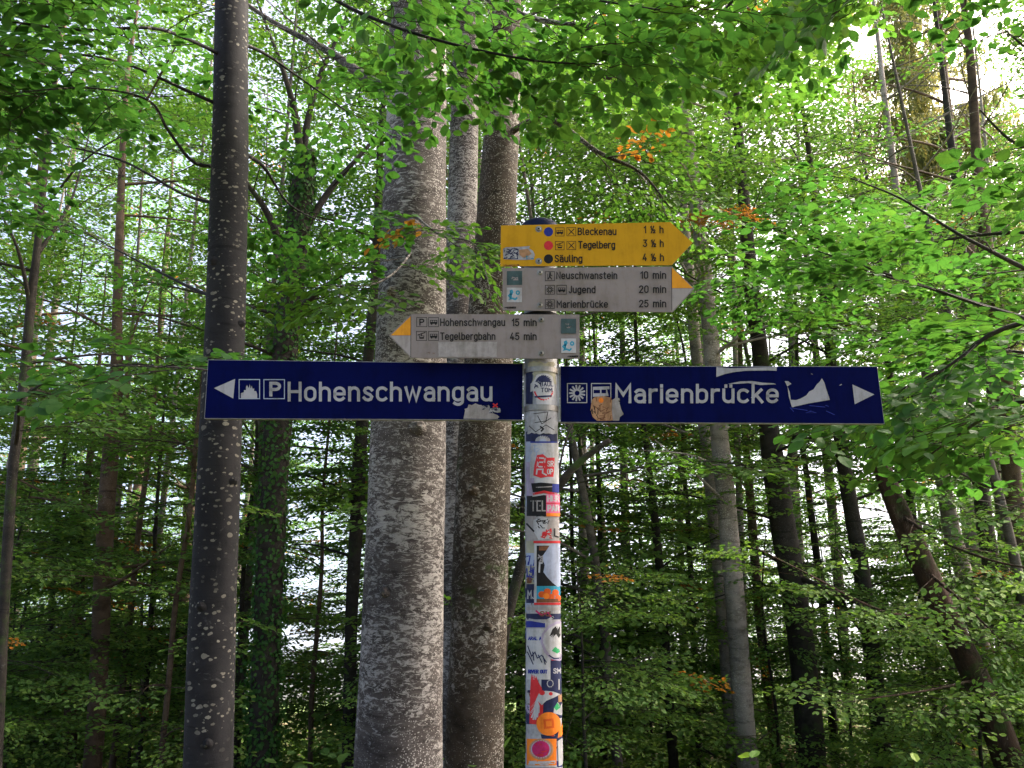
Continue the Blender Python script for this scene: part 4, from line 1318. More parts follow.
def slab(b, outline, thick, mats, name, label, edge=0.0):
    """a board with real thickness behind its face; optional pale metal rim left uncovered by the coloured face"""
    me = MB()
    b.z0 = 0
    F_ = [Vector(b.at(q)) for q in outline]
    B_ = [p - b.n * thick for p in F_]
    n = len(F_)
    me.add([p[:] for p in F_ + B_], [tuple(range(n - 1, -1, -1)) if True else ()] + [tuple(range(n, 2 * n))] + [(i, (i + 1) % n, n + (i + 1) % n, n + i) for i in range(n)], 1)
    if edge:
        c = sum(F_, Vector()) / n
        I_ = []
        for i in range(n):
            e1 = (F_[i] - F_[i - 1]).normalized(); e2 = (F_[(i + 1) % n] - F_[i]).normalized()
            I_.append(F_[i] + (e2 - e1).normalized() * edge * 1.41 + b.n * .0012)
    else:
        I_ = [p + b.n * .0006 for p in F_]
    O_ = [p - b.n * .0015 for p in I_]
    me.add([p[:] for p in I_ + O_], [tuple(range(n - 1, -1, -1))] + [(i, (i + 1) % n, n + (i + 1) % n, n + i) for i in range(n)], 0)
    o = me.build(name, mats, signpost, POSTB)
    o['label'] = label
    return o

def bolt(b, x, y, parent, r=2.7):
    me = MB()
    b.z0 = 0
    c = Vector(b.at((x, y)))
    s = r * depth_of(c) / FOC
    me.tube([(c + b.n * h)[:] for h in (.0005, .0012)], s * 1.25, 18, 0, True)
    me.tube([(c + b.n * h)[:] for h in (.0012, .0032, .0044)], [s * .92, s * .85, s * .45], 14, 0, True)
    me.tube([(c + b.n * h)[:] for h in (.0044, .0046)], s * .38, 6, 1, True)
    me.build('bolt', [M_STL, M_BLK], parent, POSTB)

def rag(x0, y0, x1, y1, amp, n=28, seed=0):
    """torn paper outline"""
    r = random.Random(seed); o = []
    per = [(x0, y0), (x1, y0), (x1, y1), (x0, y1)]
    for a, b in zip(per, per[1:] + per[:1]):
        m = max(2, int(math.hypot(b[0] - a[0], b[1] - a[1]) / 2.2))
        for i in range(m):
            o.append((a[0] + (b[0] - a[0]) * i / m + r.gauss(0, amp), a[1] + (b[1] - a[1]) * i / m + r.gauss(0, amp)))
    return o

def pic_castle(p, x, y, s, m):
    k = s / 20
    pts = [(2, 19), (2, 14), (5, 13), (5, 11), (7, 11), (7, 8), (8, 6), (9, 8), (10, 9), (10.6, 5), (11.4, 9), (12, 9), (12.6, 6.5), (13.2, 9), (14, 10), (15, 9), (15, 12), (17, 12), (18, 15), (18, 19)]
    p.poly([(x + a * k, y + b * k) for a, b in pts], m)
def pic_sun(p, x, y, s, m, n=13, w=.085):
    c = s / 2
    for i in range(n):
        a = 2 * math.pi * i / n + .24
        p.line_raw([(x + c + math.cos(a) * s * .16, y + c + math.sin(a) * s * .16), (x + c + math.cos(a) * s * .36, y + c + math.sin(a) * s * .36)], s * w, m)
def pic_bus(p, x, y, s, m, bgm):
    p.poly([(x + s * .14, y + s * .30), (x + s * .88, y + s * .30), (x + s * .88, y + s * .68), (x + s * .14, y + s * .68)], m)
    for i in range(3):
        p.rect(x + s * (.20 + .22 * i), y + s * .36, x + s * (.36 + .22 * i), y + s * .49, bgm)
    p.disc(x + s * .30, y + s * .70, s * .09, m, n=10); p.disc(x + s * .72, y + s * .70, s * .09, m, n=10)
def pic_gondola(p, x, y, s, m, bgm):
    p.line_raw([(x + s * .14, y + s * .42), (x + s * .86, y + s * .16)], s * .09, m)
    p.line_raw([(x + s * .52, y + s * .30), (x + s * .52, y + s * .48)], s * .08, m)
    p.poly([(x + s * .24, y + s * .48), (x + s * .80, y + s * .48), (x + s * .74, y + s * .80), (x + s * .30, y + s * .80)], m)
    p.rect(x + s * .32, y + s * .55, x + s * .72, y + s * .64, bgm)
def pic_cross(p, x, y, s, m):
    p.line_raw([(x + s * .2, y + s * .2), (x + s * .8, y + s * .8)], s * .09, m)
    p.line_raw([(x + s * .8, y + s * .2), (x + s * .2, y + s * .8)], s * .09, m)
def pic_walker(p, x, y, s, m):
    p.disc(x + s * .5, y + s * .2, s * .08, m, n=8)
    p.line_raw([(x + s * .5, y + s * .3), (x + s * .46, y + s * .58)], s * .15, m)
    p.line_raw([(x + s * .46, y + s * .58), (x + s * .28, y + s * .86)], s * .10, m)
    p.line_raw([(x + s * .46, y + s * .58), (x + s * .66, y + s * .86)], s * .10, m)
    p.line_raw([(x + s * .5, y + s * .36), (x + s * .70, y + s * .50)], s * .07, m)
    p.line_raw([(x + s * .24, y + s * .3), (x + s * .24, y + s * .86)], s * .05, m)

def scrib(p, x0, y0, x1, y1, n, w, m, seed):
    r = random.Random(seed)
    for i in range(n):
        a = (r.uniform(x0, x1), r.uniform(y0, y1)); pl = [a]
        for _ in range(r.randint(1, 3)):
            a = (min(x1, max(x0, a[0] + r.gauss(0, (x1 - x0) * .2))), min(y1, max(y0, a[1] + r.gauss(0, (y1 - y0) * .2)))); pl.append(a)
        p.line_raw(pl, w, m)

# --- left blue board
b = Board((PXC - .055, PY, 2.0), R(3.2))
o = slab(b, [(208, 359.6), (523, 363.6), (522.6, 420.2), (204.3, 418.6)], .022, [M_BLUE, M_ALU], 'direction_board', 'long blue board reading Hohenschwangau with an arrow to the left', .0015)
b.z0 = .0016
p = Print(b)
p.sec('arrow')
p.poly([(214.2, 388.2), (235.3, 379.0), (233.4, 398.6)], LET)
p.sec('pictogram')
p.frame(238.8, 379.2, 260.2, 399.2, .9, PBL); pic_castle(p, 239, 379, 20.4, LET)
p.frame(263.6, 379.3, 285.0, 399.2, .9, PBL); p.text('P', 269.4, 281.2, 396.6, 14.8, 3.1, LET)
p.sec('lettering')
p.text('Hohenschwangau', 287.8, 492.4, 401.6, 19.8, 2.95, LET, .27)
put(p, 'lettering', o)
b.z0 = .0024
p = Print(b)
p.poly([(463.5, 418.8), (465, 411), (464.5, 409), (467.5, 408.2), (468.6, 404.6), (472, 405.2), (475.5, 403.4), (479, 405), (481.5, 405.2), (484.5, 408.6), (488, 409.6), (492, 413), (497, 415), (499.5, 417), (497, 419.2), (480, 419)], GRY2)
for a_ in ((482.5, 405.2, 489, 409.4), (489.5, 408, 500, 413)):
    p.poly(rag(*a_, .5, seed=3), WHT2); scrib(p, *a_, 7, .7, NVY, 8)
p.line_raw([(493.5, 404.2), (497, 407)], 1.4, RED); p.line_raw([(497, 404.2), (493.5, 407)], 1.4, RED)
put(p, 'sticker_remnant', o, 'torn grey sticker remnant')

# --- right blue board
b = Board((PXC + .055, PY, 2.0), R(-2.6))
o = slab(b, [(560.2, 366.0), (877.2, 366.4), (884.6, 424.0), (560.4, 422.4)], .022, [M_BLUE, M_ALU], 'direction_board', 'long blue board reading Marienbrücke with an arrow to the right', .0015)
b.z0 = .0016
p = Print(b)
p.sec('pictogram')
p.frame(567, 383.2, 587.2, 403.2, .9, LET); pic_sun(p, 566.9, 383, 20.4, LET)
p.frame(591, 383.2, 611.2, 403.2, .9, LET)
p.poly([(592.8, 387), (609.4, 386.4), (609.4, 389.4), (607, 389.4), (608.6, 396), (592.8, 397)], LET)
p.rect(593.6, 390.0, 600, 393.4, BLUE); p.rect(601.4, 389.8, 606, 393.4, BLUE)
p.sec('lettering')
p.text('Marienbrücke', 615.0, 778.4, 403.4, 19.4, 2.95, LET, .27)
p.sec('arrow')
p.poly([(852.0, 384.6), (874.0, 394.6), (854.4, 404.4)], LET)
put(p, 'lettering', o)
b.z0 = .0024
p = Print(b)
p.poly([(716.2, 367.2), (730, 368.4), (745, 368.0), (760, 367.6), (776.4, 367.0), (776.4, 371), (768, 370.6), (745, 371.0), (733, 372.4), (724, 374.4), (716.2, 377.2)], LET)
p.poly([(727.6, 384.0), (740, 381.6), (752, 381.2), (762, 382.8), (773, 383.4), (776, 384.4), (760, 385.2), (748, 383.2), (738, 384)], LET)
p.poly([(784.4, 381.2), (788, 381.4), (791.2, 384.0), (787.0, 386.6)], LET)
p.poly([(787.2, 386.6), (789.4, 392), (790.6, 399.6), (793.8, 407.2), (791.6, 407.4), (788.6, 397)], WHT2)
p.poly([(790.4, 400.0), (796, 400.2), (800.6, 398.6), (806, 395.6), (809, 391.6), (813.2, 389.6), (816.6, 384.4), (819, 382.4), (821.6, 378.4), (824.2, 383), (825.6, 388), (829.6, 400.0), (808, 403.6), (792.2, 407.2)], LET)
scrib(p, 790, 404, 834, 415, 5, .7, ROY, 12); p.line_raw([(839.6, 385.4), (841.2, 384.6)], .8, WHT2); p.line_raw([(811, 374), (812, 374.4)], .6, WHT2)
put(p, 'sticker_remnant', o, 'torn white sticker remnant')
p = Print(b)
p.poly([(590.4, 410), (591.6, 400.6), (594, 397.6), (598, 396.8), (602, 396.0), (606, 396.6), (610.4, 397.8), (612, 401), (611.6, 410), (612.8, 420.6), (597, 421), (592.6, 417)], TAN)
p.poly([(612.2, 400), (616, 397.6), (619.4, 398.4), (619.6, 404), (621.4, 410), (623.6, 414.4), (619.6, 417.2), (619, 420.8), (612.8, 420.8), (611.8, 410)], GRY2)
scrib(p, 594, 398, 611, 420, 13, .8, BRN, 5); scrib(p, 591, 404, 598, 418, 5, .8, BLK, 6)
scrib(p, 614, 398, 620, 402, 2, .7, BLK, 6); p.disc(601, 400.5, 2.6, ORN, n=9); p.disc(606.5, 404, 2.6, TAN, n=9)
put(p, 'sticker', o, 'scribbled tan and grey sticker at the lower left of the board')

def lsquare(p, x, y, s):
    p.poly([(x, y), (x + s, y), (x + s, y + s * .96), (x, y + s * .96)], WHT)
    k = s / 15
    p.line_raw([(x + 3.2 * k, y + 9.6 * k), (x + 2.0 * k, y + 8.0 * k), (x + 3.0 * k, y + 6.6 * k), (x + 4.6 * k, y + 6.8 * k), (x + 5.8 * k, y + 4.4 * k), (x + 5.0 * k, y + 2.8 * k), (x + 3.6 * k, y + 3.4 * k), (x + 4.0 * k, y + 6.0 * k), (x + 4.4 * k, y + 9.4 * k), (x + 3.0 * k, y + 11.4 * k), (x + 5.6 * k, y + 10.6 * k), (x + 8.4 * k, y + 11.8 * k), (x + 9.8 * k, y + 10.4 * k)], 1.7 * k, CYN)
    p.line_raw([(x + (11 + 1.5 * math.cos(i * math.pi / 5)) * k, y + (5 + 1.7 * math.sin(i * math.pi / 5)) * k) for i in range(11)], 1.4 * k, CYN)

FY = PY - PR - .016
# --- yellow board
b = Board((PXC, FY, 2.2))
o = slab(b, [(501, 225.6), (670.4, 222.2), (692.6, 242.8), (671.8, 265.2), (500.4, 266.4)], .003, [M_YEL, M_ALU], 'direction_board', 'yellow arrow board pointing right to Bleckenau, Tegelberg and Säuling')
b.z0 = .0009
p = Print(b)
for yy, m in ((231.9, ROY), (245.6, RED), (259.0, BLK)): p.disc(548.5, yy, 4.6, m)
p.sec('pictogram')
p.frame(555.2, 227.6, 564.4, 236.4, .5, BLK); pic_bus(p, 555.2, 227.6, 9, BLK, YEL)
p.frame(566.6, 227.4, 576.0, 236.2, .5, BLK); pic_cross(p, 566.8, 227.4, 9, BLK)
p.frame(555.2, 241.4, 564.4, 250.2, .5, BLK); pic_gondola(p, 555.2, 241.2, 9, BLK, YEL)
p.frame(566.6, 241.2, 576.0, 250.0, .5, BLK); pic_cross(p, 566.8, 241.2, 9, BLK)
p.sec('lettering')
p.text('Bleckenau', 577.6, 616.4, 235.4, 7.6, 1.15, BLK, .26)
p.text('Tegelberg', 578.2, 615.2, 248.8, 7.6, 1.15, BLK, .26)
p.text('Säuling', 554.6, 582.4, 262.6, 7.6, 1.15, BLK, .26)
p.sec('walking_time')
for s_, x0, x1, yb in (('1 ½ h', 643.6, 663.4, 233.6), ('3 ½ h', 643.0, 663.6, 247.4), ('4 ½ h', 642.6, 663.8, 261.4)):
    p.text(s_, x0, x1, yb, 7.6, 1.1, BLK, .26)
p.sec('fine_print')
scrib(p, 503.6, 264.4, 519, 266.0, 9, .5, BRN, 2)
put(p, 'lettering', o)
b.z0 = .0016
p = Print(b)
p.poly([(503, 249), (506, 247.4), (520, 247.0), (530, 246.2), (529, 248.6), (533, 251), (534.8, 255), (533.4, 259.8), (518, 260.2), (503.4, 259.4)], WHT2)
p.poly([(519, 250), (528, 249), (531.6, 254), (524, 258.6), (519.4, 255)], TAN)
scrib(p, 504, 249, 518, 259, 16, .9, NVY, 3); scrib(p, 524, 256, 534, 259, 5, .8, CYN, 4)
put(p, 'sticker', o, 'torn sticker with blue scribbles')
bolt(b, 538.7, 229.2, o); bolt(b, 538.7, 261.4, o)

# --- upper grey board
b = Board((PXC, FY, 2.1))
o = slab(b, [(502.6, 268.2), (672.0, 266.6), (694.4, 288.6), (672.6, 312.2), (502.6, 310.4)], .003, [M_GRY, M_ALU], 'direction_board', 'grey arrow board pointing right to Neuschwanstein, Jugend and Marienbrücke')
b.z0 = .0009
p = Print(b)
p.sec('arrow')
p.poly([(671.8, 267.6), (692.8, 288.2), (671.8, 288.2)], ORG); p.poly([(671.8, 288.8), (692.8, 288.8), (672.2, 311.2)], LGR)
p.line_raw([(671.6, 268.6), (671.8, 310.4)], .5, BLK)
p.sec('emblem')
p.poly([(506.8, 271.2), (522.2, 271.0), (522.2, 285.0), (506.8, 285.2)], SLT)
scrib(p, 511, 276, 518, 280, 5, .8, GRY, 3)
lsquare(p, 506.8, 287.8, 15.0); scrib(p, 503, 307, 516, 308.4, 8, .5, BLK, 3)
p.sec('pictogram')
p.frame(545.0, 271.6, 554.8, 281.0, .5, BLK); pic_walker(p, 545.4, 271.2, 9.4, BLK)
for yy in (285.2, 299.6):
    p.frame(545.0, yy, 554.6, yy + 9.4, .5, BLK); pic_sun(p, 545.0, yy, 9.5, BLK, 11, .075)
p.frame(556.6, 285.2, 566.6, 294.6, .5, BLK); pic_bus(p, 556.8, 285.0, 9.6, BLK, GRY)
p.sec('lettering')
p.text('Neuschwanstein', 556.2, 617.2, 279.4, 7.5, 1.05, BLK, .28)
p.text('Jugend', 568.6, 595.4, 293.6, 7.5, 1.1, BLK, .28)
p.text('Marienbrücke', 556.6, 607.8, 308.2, 7.5, 1.05, BLK, .28)
p.sec('walking_time')
for s_, x0, yb in (('10 min', 640.2, 279.2), ('20 min', 638.8, 293.4), ('25 min', 638.8, 307.8)):
    p.text(s_, x0, 666.0, yb, 7.6, 1.1, BLK, .28)
put(p, 'lettering', o)
bolt(b, 540, 272.6, o); bolt(b, 540, 305.4, o)

# --- lower grey board
b = Board((PXC, FY - .001, 2.0))
o = slab(b, [(389.0, 335.6), (411.2, 314.0), (579.6, 314.6), (579.6, 358.8), (411.0, 357.8)], .003, [M_GRY, M_ALU], 'direction_board', 'grey arrow board pointing left to Hohenschwangau and Tegelbergbahn')
b.z0 = .0009
p = Print(b)
p.sec('arrow')
p.poly([(391, 335.4), (410.6, 316.4), (410.6, 335.4)], ORG); p.poly([(391, 336.0), (410.6, 336.0), (410.4, 356.4)], LGR)
p.line_raw([(410.9, 315.4), (410.8, 357)], .5, BLK)
p.sec('pictogram')
p.frame(416.4, 317.4, 427.2, 327.0, .5, BLK); p.text('P', 419.4, 424.4, 325.6, 6.8, 1.2, BLK)
p.frame(428.4, 317.4, 438.8, 327.0, .5, BLK); pic_bus(p, 428.7, 317.2, 9.8, BLK, GRY)
p.frame(416.2, 331.2, 427.0, 340.8, .5, BLK); pic_gondola(p, 416.6, 331.0, 9.8, BLK, GRY)
p.frame(428.4, 331.2, 438.8, 340.8, .5, BLK); pic_bus(p, 428.7, 331.0, 9.8, BLK, GRY)
p.sec('lettering')
p.text('Hohenschwangau', 440.2, 505.2, 326.2, 7.6, 1.05, BLK, .28)
p.text('Tegelbergbahn', 440.2, 495.4, 340.2, 7.6, 1.05, BLK, .28)
p.sec('walking_time')
p.text('15 min', 511.8, 536.6, 326.4, 7.6, 1.1, BLK, .28); p.text('45 min', 510.0, 536.6, 340.4, 7.6, 1.1, BLK, .28)
p.sec('emblem')
p.poly([(561, 319.0), (576, 319.0), (576, 333.8), (561, 333.8)], SLT); scrib(p, 565, 324, 572, 328, 5, .8, GRY, 5)
lsquare(p, 561, 338.8, 15.0); scrib(p, 566, 356.0, 578, 357.2, 8, .5, BLK, 3)
p.sec('fine_print')
scrib(p, 427, 352.4, 435, 353.6, 5, .4, BRN, 4)
put(p, 'lettering', o)
b.z0 = .0015
p = Print(b)
p.poly(rag(438.2, 342.0, 497.0, 357.0, .25, seed=9), GRY2)
put(p, 'sticker', o, 'blank pale sticker under the lettering')
bolt(b, 541.3, 319.8, o); bolt(b, 541.3, 353.4, o)

# --- brackets and bands
def band(y0, y1, r, mat, name='clamp_band', lugs=True, seg=44):
    za, zb = P(541, y1, PY - PR).z, P(541, y0, PY - PR).z
    m = MB()
    n = seg
    for (ra, rb) in ((r, PR + .0005),):
        V = []
        for rr, z in ((ra, za), (ra, zb), (rb, zb), (rb, za)):
            V += [(PXC + rr * math.cos(2 * math.pi * i / n), PY + rr * math.sin(2 * math.pi * i / n), z) for i in range(n)]
        Fc = []
        for k in range(4):
            a, c = k * n, ((k + 1) % 4) * n
            Fc += [(a + i, a + (i + 1) % n, c + (i + 1) % n, c + i) for i in range(n)]
        m.add(V, Fc, 0, False)
    if lugs:
        for s in (-1, 1):
            m.box((PXC + s * (PR + .004), PY + .012, (za + zb) / 2), (.014, .016, (zb - za) * .8), 0)
    return m.build(name, [mat], signpost, POSTB)
band(366.2, 371.2, PR + .0035, M_STL); band(404.4, 410.0, PR + .0035, M_STL)
band(311.2, 314.4, PR + .006, M_RUB, lugs=False)
band(234, 240, PR + .003, M_STL, lugs=False); band(285, 291, PR + .003, M_STL, lugs=False); band(333, 339, PR + .003, M_STL, lugs=False)
for sx, x, y0, y1 in ((-1, 524.9, 363.9, 419.8), (1, 558.4, 366.2, 422.2)):
    a, c = P(x, y1, PY), P(x, y0, PY)
    m = MB(); m.box((a.x, PY, (a.z + c.z) / 2), (.0085, .022, c.z - a.z), 0)
    m.build('side_rail', [M_ALU], signpost, POSTB)
# spacers behind the small boards
for y in (232, 259, 275, 303, 322, 350):
    q = P(541, y, FY)
    m = MB(); m.box((PXC, PY - PR - .0062, q.z), (.03, .0115, .012), 0)
    m.build('spacer', [M_RUB], signpost, POSTB)

# --- stickers round the post
def sticker(label, layer, fn):
    p = Print(Round(PXC, PY, PR, .0010 + layer * .0006 if layer >= 0 else .0002))
    fn(p)
    put(p, 'sticker', post, label)

def f(p):
    r = random.Random(14); p.mod = 17
    y = 441
    while y < 812:
        h = r.uniform(7, 22)
        for x0, x1 in ((525.6, r.uniform(533, 541)), (r.uniform(533, 540), r.uniform(549, 553)), (r.uniform(548, 552), 561)):
            yy = y + r.uniform(-4, 4)
            m = r.choice([WHT2, WHT2, GRY2, NVY, PBL, LIL, CRM, BLK, WHT, BRN, ROY, RED])
            p.poly(rag(x0, yy, x1, yy + h * r.uniform(.8, 1.2), .5, seed=int(y * 10)), m)
            if m not in (NVY, BLK, BRN, ROY): scrib(p, x0 + 1, yy + 1, x1 - 1, yy + h - 2, 4, .8, r.choice([NVY, BLK, RED, BRN]), int(y))
        y += h * .8
sticker('torn and weathered sticker scraps', -.25, f)
def f(p):
    p.poly(rag(527, 362, 554, 372, .8, seed=1), CRM); p.rect(525.5, 371, 532, 404, NVY)
    p.poly(rag(533, 372, 556, 384, .8, seed=2), CRM)
sticker('faded cream and dark tape under the clamp bands', 0, f)
def f(p):
    p.poly([(533, 381), (536, 375), (541, 373.4), (548, 374), (552, 377), (553.4, 384), (553.8, 394), (551, 400), (550, 405), (536, 405), (535, 398), (532, 391), (530, 392), (530, 384)], WHT)
    p.poly(arc(543, 386, 9, 11, 200, 340, 10), NVY)
    p.line(arc(543, 388, 9.4, 12, 20, 160, 10), 1.4, RED)
    p.text('BAUL', 539.4, 552.4, 386.6, 4.6, .8, NVY); p.text('TOM', 540, 551.4, 392.4, 4.6, .8, NVY)
    scrib(p, 534, 380, 540, 391, 8, .8, NVY, 7); p.line([(535, 397), (550, 396)], 1.6, NVY)
sticker('round white sticker with dark blue lettering between the clamp bands', 1, f)
def f(p):
    p.poly(rag(526.5, 411, 556.5, 433.5, .7, seed=4), WHT2)
    for pl in ([(532, 414), (547, 412), (545, 421), (533, 423)], [(537, 416), (541, 424), (550, 418)], [(529, 426), (535, 432), (545, 425), (553, 430)]): p.line(pl, .7, BLK)
    p.line([(540, 427), (542.4, 429), (540.6, 431)], 1.6, BLK)
sticker('torn whitish sticker with thin dark lines under the lower clamp band', 1, f)
def f(p):
    p.rect(525.6, 431.6, 556.6, 443, NVY); p.disc(542, 441, 7.4, WHT2, 5.4); p.disc(542, 442, 4, PBL, 3)
    p.rect(540, 431.6, 549, 434.6, BLK)
sticker('dark navy strip with a pale half round mark', 0, f)
def f(p):
    p.rect(526.2, 441.6, 558.2, 485, WHT); p.rect(526.0, 441.6, 530.4, 462, PBL); p.rect(526.0, 462, 529.6, 485, LIL)
    p.rect(530, 441.4, 556.6, 443.0, ROY); scrib(p, 531, 444, 543, 456, 12, .9, PBL, 4)
    p.poly([(536.4, 455.2), (542, 454.2), (546, 457.8), (553.4, 457.6), (552.8, 470), (552, 477), (546.6, 476.8), (540, 478), (533, 475.4), (534, 465)], RED)
    p.line([(537.4, 458), (544, 458.4), (543.4, 462.4), (537.4, 462.2), (536.8, 466.6), (543, 467)], 1.5, WHT)
    p.line([(536, 474), (536.6, 469.4), (542, 469.4), (541.6, 473), (545, 475)], 1.4, WHT)
    p.text('SR', 546.0, 552.4, 466.8, 6.0, 1.0, WHT); p.text('OP', 545.8, 551.8, 474.4, 5.6, 1.0, WHT)
sticker('large white sticker with a red lettered block', 1, f)
def f(p):
    p.rect(526.6, 478, 534, 496, LIL); p.poly([(531, 483.4), (540, 482.6), (557, 484), (557.4, 493), (545, 491.4), (532.6, 492.4)], BLK)
    p.line([(536, 487.4), (552, 486.6)], .9, GRY2); p.line([(534, 494), (543, 491.8), (552, 493.8)], 2.4, RED); p.line([(533, 496), (543, 494.2), (552, 496)], 1.6, WHT)
    p.rect(551, 484, 557.8, 492.4, ROY)
sticker('black sticker with a curved red rim', 2, f)
def f(p):
    p.rect(527.0, 495.8, 545.4, 516, BLK); p.text('TEL', 530.6, 544.8, 511.4, 11.0, 1.3, GRY2, .3)
sticker('square black sticker with grey capital letters', 2, f)
def f(p):
    p.rect(545.0, 494.4, 558.6, 516, PNK); p.text('HER', 545.8, 557.8, 501.6, 6.2, 1.4, WHT); p.text('PAR', 546, 557.8, 511.4, 6.4, 1.4, WHT)
    p.rect(545.0, 502.8, 558.6, 503.8, RED); p.rect(545.2, 513.0, 558.4, 516.4, ORN)
sticker('pink sticker with white capital letters', 3, f)
def f(p):
    p.poly(rag(527, 516.4, 558.4, 541, .5, seed=6), GRY2); p.poly([(533, 520), (540, 516.8), (547, 518), (546, 529), (552, 538), (538, 540), (533, 531)], WHT)
    scrib(p, 536, 519, 548, 528, 12, .8, BLK, 8); scrib(p, 539, 529, 550, 538, 12, 1.1, RED, 9); p.line([(553, 529), (553, 536), (556.6, 537)], 1.3, BLK)
    p.line([(527.4, 524), (533.4, 531)], 1.6, BLK); p.rect(533.4, 540.8, 558.6, 543.2, RED)
sticker('torn grey sticker with red handwriting', 1, f)
def f(p):
    p.rect(526.6, 541, 535, 553, CRM); p.rect(526.6, 553, 535, 566, PBL); p.rect(526.8, 566, 535, 584, CRM); p.rect(526.8, 584, 535.6, 603, NVY)
    scrib(p, 527.4, 556, 534, 582, 12, 1.0, ROY, 2); p.text('MJ', 528.0, 534.6, 599, 9, .9, WHT); scrib(p, 528, 570, 534, 582, 4, 2.2, BRN, 21)
sticker('column of small beige, pale blue and navy stickers on the left side', 1, f)
def f(p):
    p.rect(534.0, 543.4, 558.6, 604.2, WHT); p.rect(536.2, 545.6, 558.6, 586, BLK)
    p.rect(538.4, 546.2, 550, 550.4, BRN); p.rect(536.2, 586, 558.6, 602.4, CYN)
    for cx, cy_ in ((541, 594.4), (546, 591.6), (549.6, 597), (553.6, 592.6), (556.4, 598)): p.disc(cx, cy_, 3.3, DOR, n=12)
    p.rect(536.2, 598.8, 558.6, 602.4, BRN); p.disc(545, 596, 3.0, ORN, n=12)
    p.poly([(548.6, 545), (553, 543.6), (558.8, 543.6), (558.8, 586), (556, 587), (551, 583), (546, 577.4), (542.4, 572), (543.6, 565), (541, 557)], PBL)
    p.line([(538.6, 571.8), (539, 563), (540.8, 563)], 1.6, WHT); scrib(p, 537, 552, 542, 562, 5, 1, GRY2, 3)
    p.rect(534.0, 602.6, 558.8, 604.8, RED)
sticker('tall photo print with a black corner, torn pale paper and orange fruit', 2, f)
def f(p):
    p.rect(526.8, 604.4, 559.2, 631, WHT2); p.rect(527, 607, 559, 610, GRY2)
    p.rect(526.8, 613.6, 559.2, 619.4, NVY); p.rect(526.8, 621, 544, 627.4, ROY); p.line([(536, 611), (540, 614.6), (547, 612.6), (549, 616)], 1.6, MAG)
    p.line([(528, 619.2), (543, 622), (551, 617.4)], 2.2, WHT2); p.text('SU', 539, 549, 616.4, 5.4, 1.1, BRN)
sticker('weathered white sticker with navy bars', 1, f)
def f(p):
    p.rect(527.2, 628.4, 548.8, 679.4, WHT); p.text('ARAL AWE', 528.6, 545.4, 640.2, 3.8, .8, ROY)
    for pl in ([(528.6, 646), (532, 656), (535, 652), (537, 658), (541, 655), (545, 662)], [(533, 652), (534, 660)], [(538, 655), (541, 662)], [(528.4, 652), (531, 658), (533.4, 664)], [(542, 656), (544, 664)]): p.line(pl, .9, NVY)
    p.text('RIVER OUT', 529.0, 546.0, 673.4, 4.0, .9, ROY)
sticker('white poster with a pen sketch and two blue words', 2, f)
def f(p):
    p.poly([(560.4, 621.4), (554, 621.4), (546.4, 626), (541, 633.6), (539.8, 642), (543, 652), (549, 659), (557, 661), (560.6, 660)], LIL)
    p.poly([(560.4, 623.6), (555, 623.6), (548, 627.6), (543, 634), (542, 642), (545, 650), (550, 656.4), (557, 658.8), (560.6, 658)], WHT)
    p.poly([(548, 636), (550.6, 629), (554, 626), (557.6, 626.4), (559, 634), (556.6, 638), (554, 634), (551, 637.4)], BLK)
    p.poly([(549.8, 650.8), (553, 646.8), (556.4, 648.6), (558.6, 651), (555, 653.4)], GRN)
    p.line([(547.6, 655.4), (552, 658.4), (558, 658)], 1.2, NVY)
sticker('round white sticker with a black shape and a green spot', 3, f)
def f(p):
    p.rect(548.6, 660.4, 560.4, 690, NVY); p.text('SM', 551.4, 559.0, 673.6, 5.6, 1.0, WHT2); p.rect(540.6, 679.4, 560.4, 691, NVY)
    p.line(arc(548.6, 683.4, 2.8, 3.6, 0, 360, 10), .8, WHT2); p.line([(557.0, 679.6), (557.0, 689)], 1.2, WHT2)
    p.rect(526.8, 678, 533, 690, WHT2); p.rect(541, 690, 560.8, 718, NVY)
sticker('navy sticker with pale letters at the right side', 1, f)
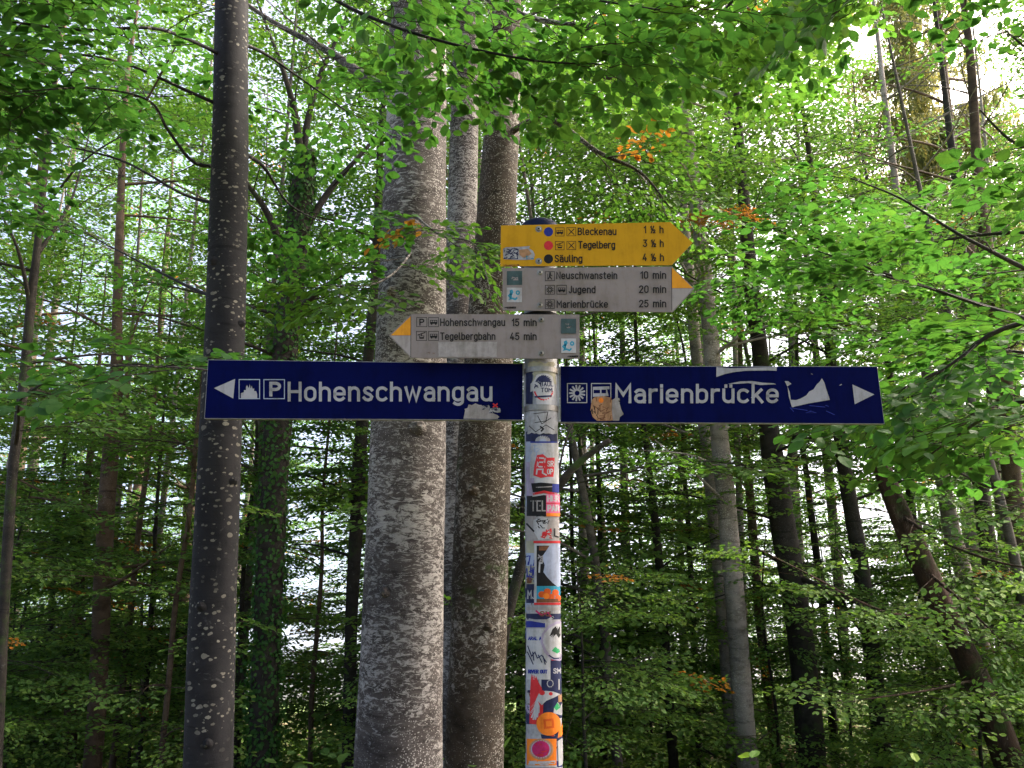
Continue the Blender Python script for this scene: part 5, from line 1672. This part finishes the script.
def f(p):
    p.poly([(531.6, 674), (536, 676), (538, 682), (541, 688), (542.4, 700), (541.6, 726), (530.2, 723.4), (530.8, 690)], RED)
    for a_ in (-70, -50, -30, -10, 12, 34, 56):
        e = (534.5 + 6.6 * math.cos(R(90 - a_)) * .7, 703 + 18 * math.sin(R(90 - a_)) * .9)
        p.line([(536.6, 700), ((536.6 + e[0]) / 2 + 1, (700 + e[1]) / 2), e], 1.4, WHT)
    p.poly([(536, 699), (539, 692), (544, 690.6), (551, 691.4), (558, 694), (552, 697.4), (545, 700.6), (541, 705)], WHT)
    p.disc(541.2, 692.6, 2.6, RED, n=10); p.disc(549, 693.6, 1.8, RED, n=10)
sticker('red sticker with a white winged emblem', 2, f)
def f(p):
    p.poly([(552, 708), (555.4, 702), (557.6, 705), (560, 704), (560.8, 716), (555, 714), (551.4, 713)], WHT); p.poly([(551.6, 708), (555, 702.6), (559, 706.4), (554, 710.6)], GRN)
    p.rect(556, 694.6, 560.8, 702, TAN)
sticker('small white and green sticker scrap', 2, f)
def f(p):
    p.rect(527.4, 724, 545, 739, WHT2); p.poly([(540, 734), (552, 737), (557, 731), (560.6, 736), (560.6, 742), (541, 739)], NVY); p.poly([(556.6, 728), (560.8, 724), (560.8, 736), (555.4, 738)], ORN)
sticker('weathered scraps under the orange disc', 2, f)
def f(p):
    p.disc(547.2, 723.6, 10.8, ORN, 11.8, 26); p.poly([(542.4, 719), (551.2, 718), (552.0, 727.6), (543, 728.8)], DOR); p.poly([(544.4, 721), (549.4, 720.4), (550, 725.8), (545, 726.4)], ORN)
sticker('round orange sticker with a darker square in it', 4, f)
def f(p):
    p.poly([(555, 741), (559.4, 738), (561, 742), (561, 764), (556, 766)], WHT); 
    p.rect(528.2, 738.6, 554.0, 766.0, ORN); p.disc(540.6, 749, 10.6, TAN, 10.8, 24); p.disc(540.4, 749, 8.8, LIL, 9.2, 24); p.disc(540.2, 748.8, 7.6, MAG, 8.2, 24)
    scrib(p, 530, 760.6, 552.6, 764.2, 22, .7, WHT, 31); scrib(p, 535, 743, 546, 755, 7, .7, RED, 5)
    p.rect(528.2, 765.0, 554.0, 766.6, WHT)
sticker('orange square sticker with a magenta disc', 3, f)
def f(p):
    p.rect(527.6, 767, 560.8, 790, WHT2); p.rect(527.6, 790, 545, 812, NVY); p.rect(545, 790, 560.8, 816, PBL)
sticker('weathered stickers low on the post', 1, f)
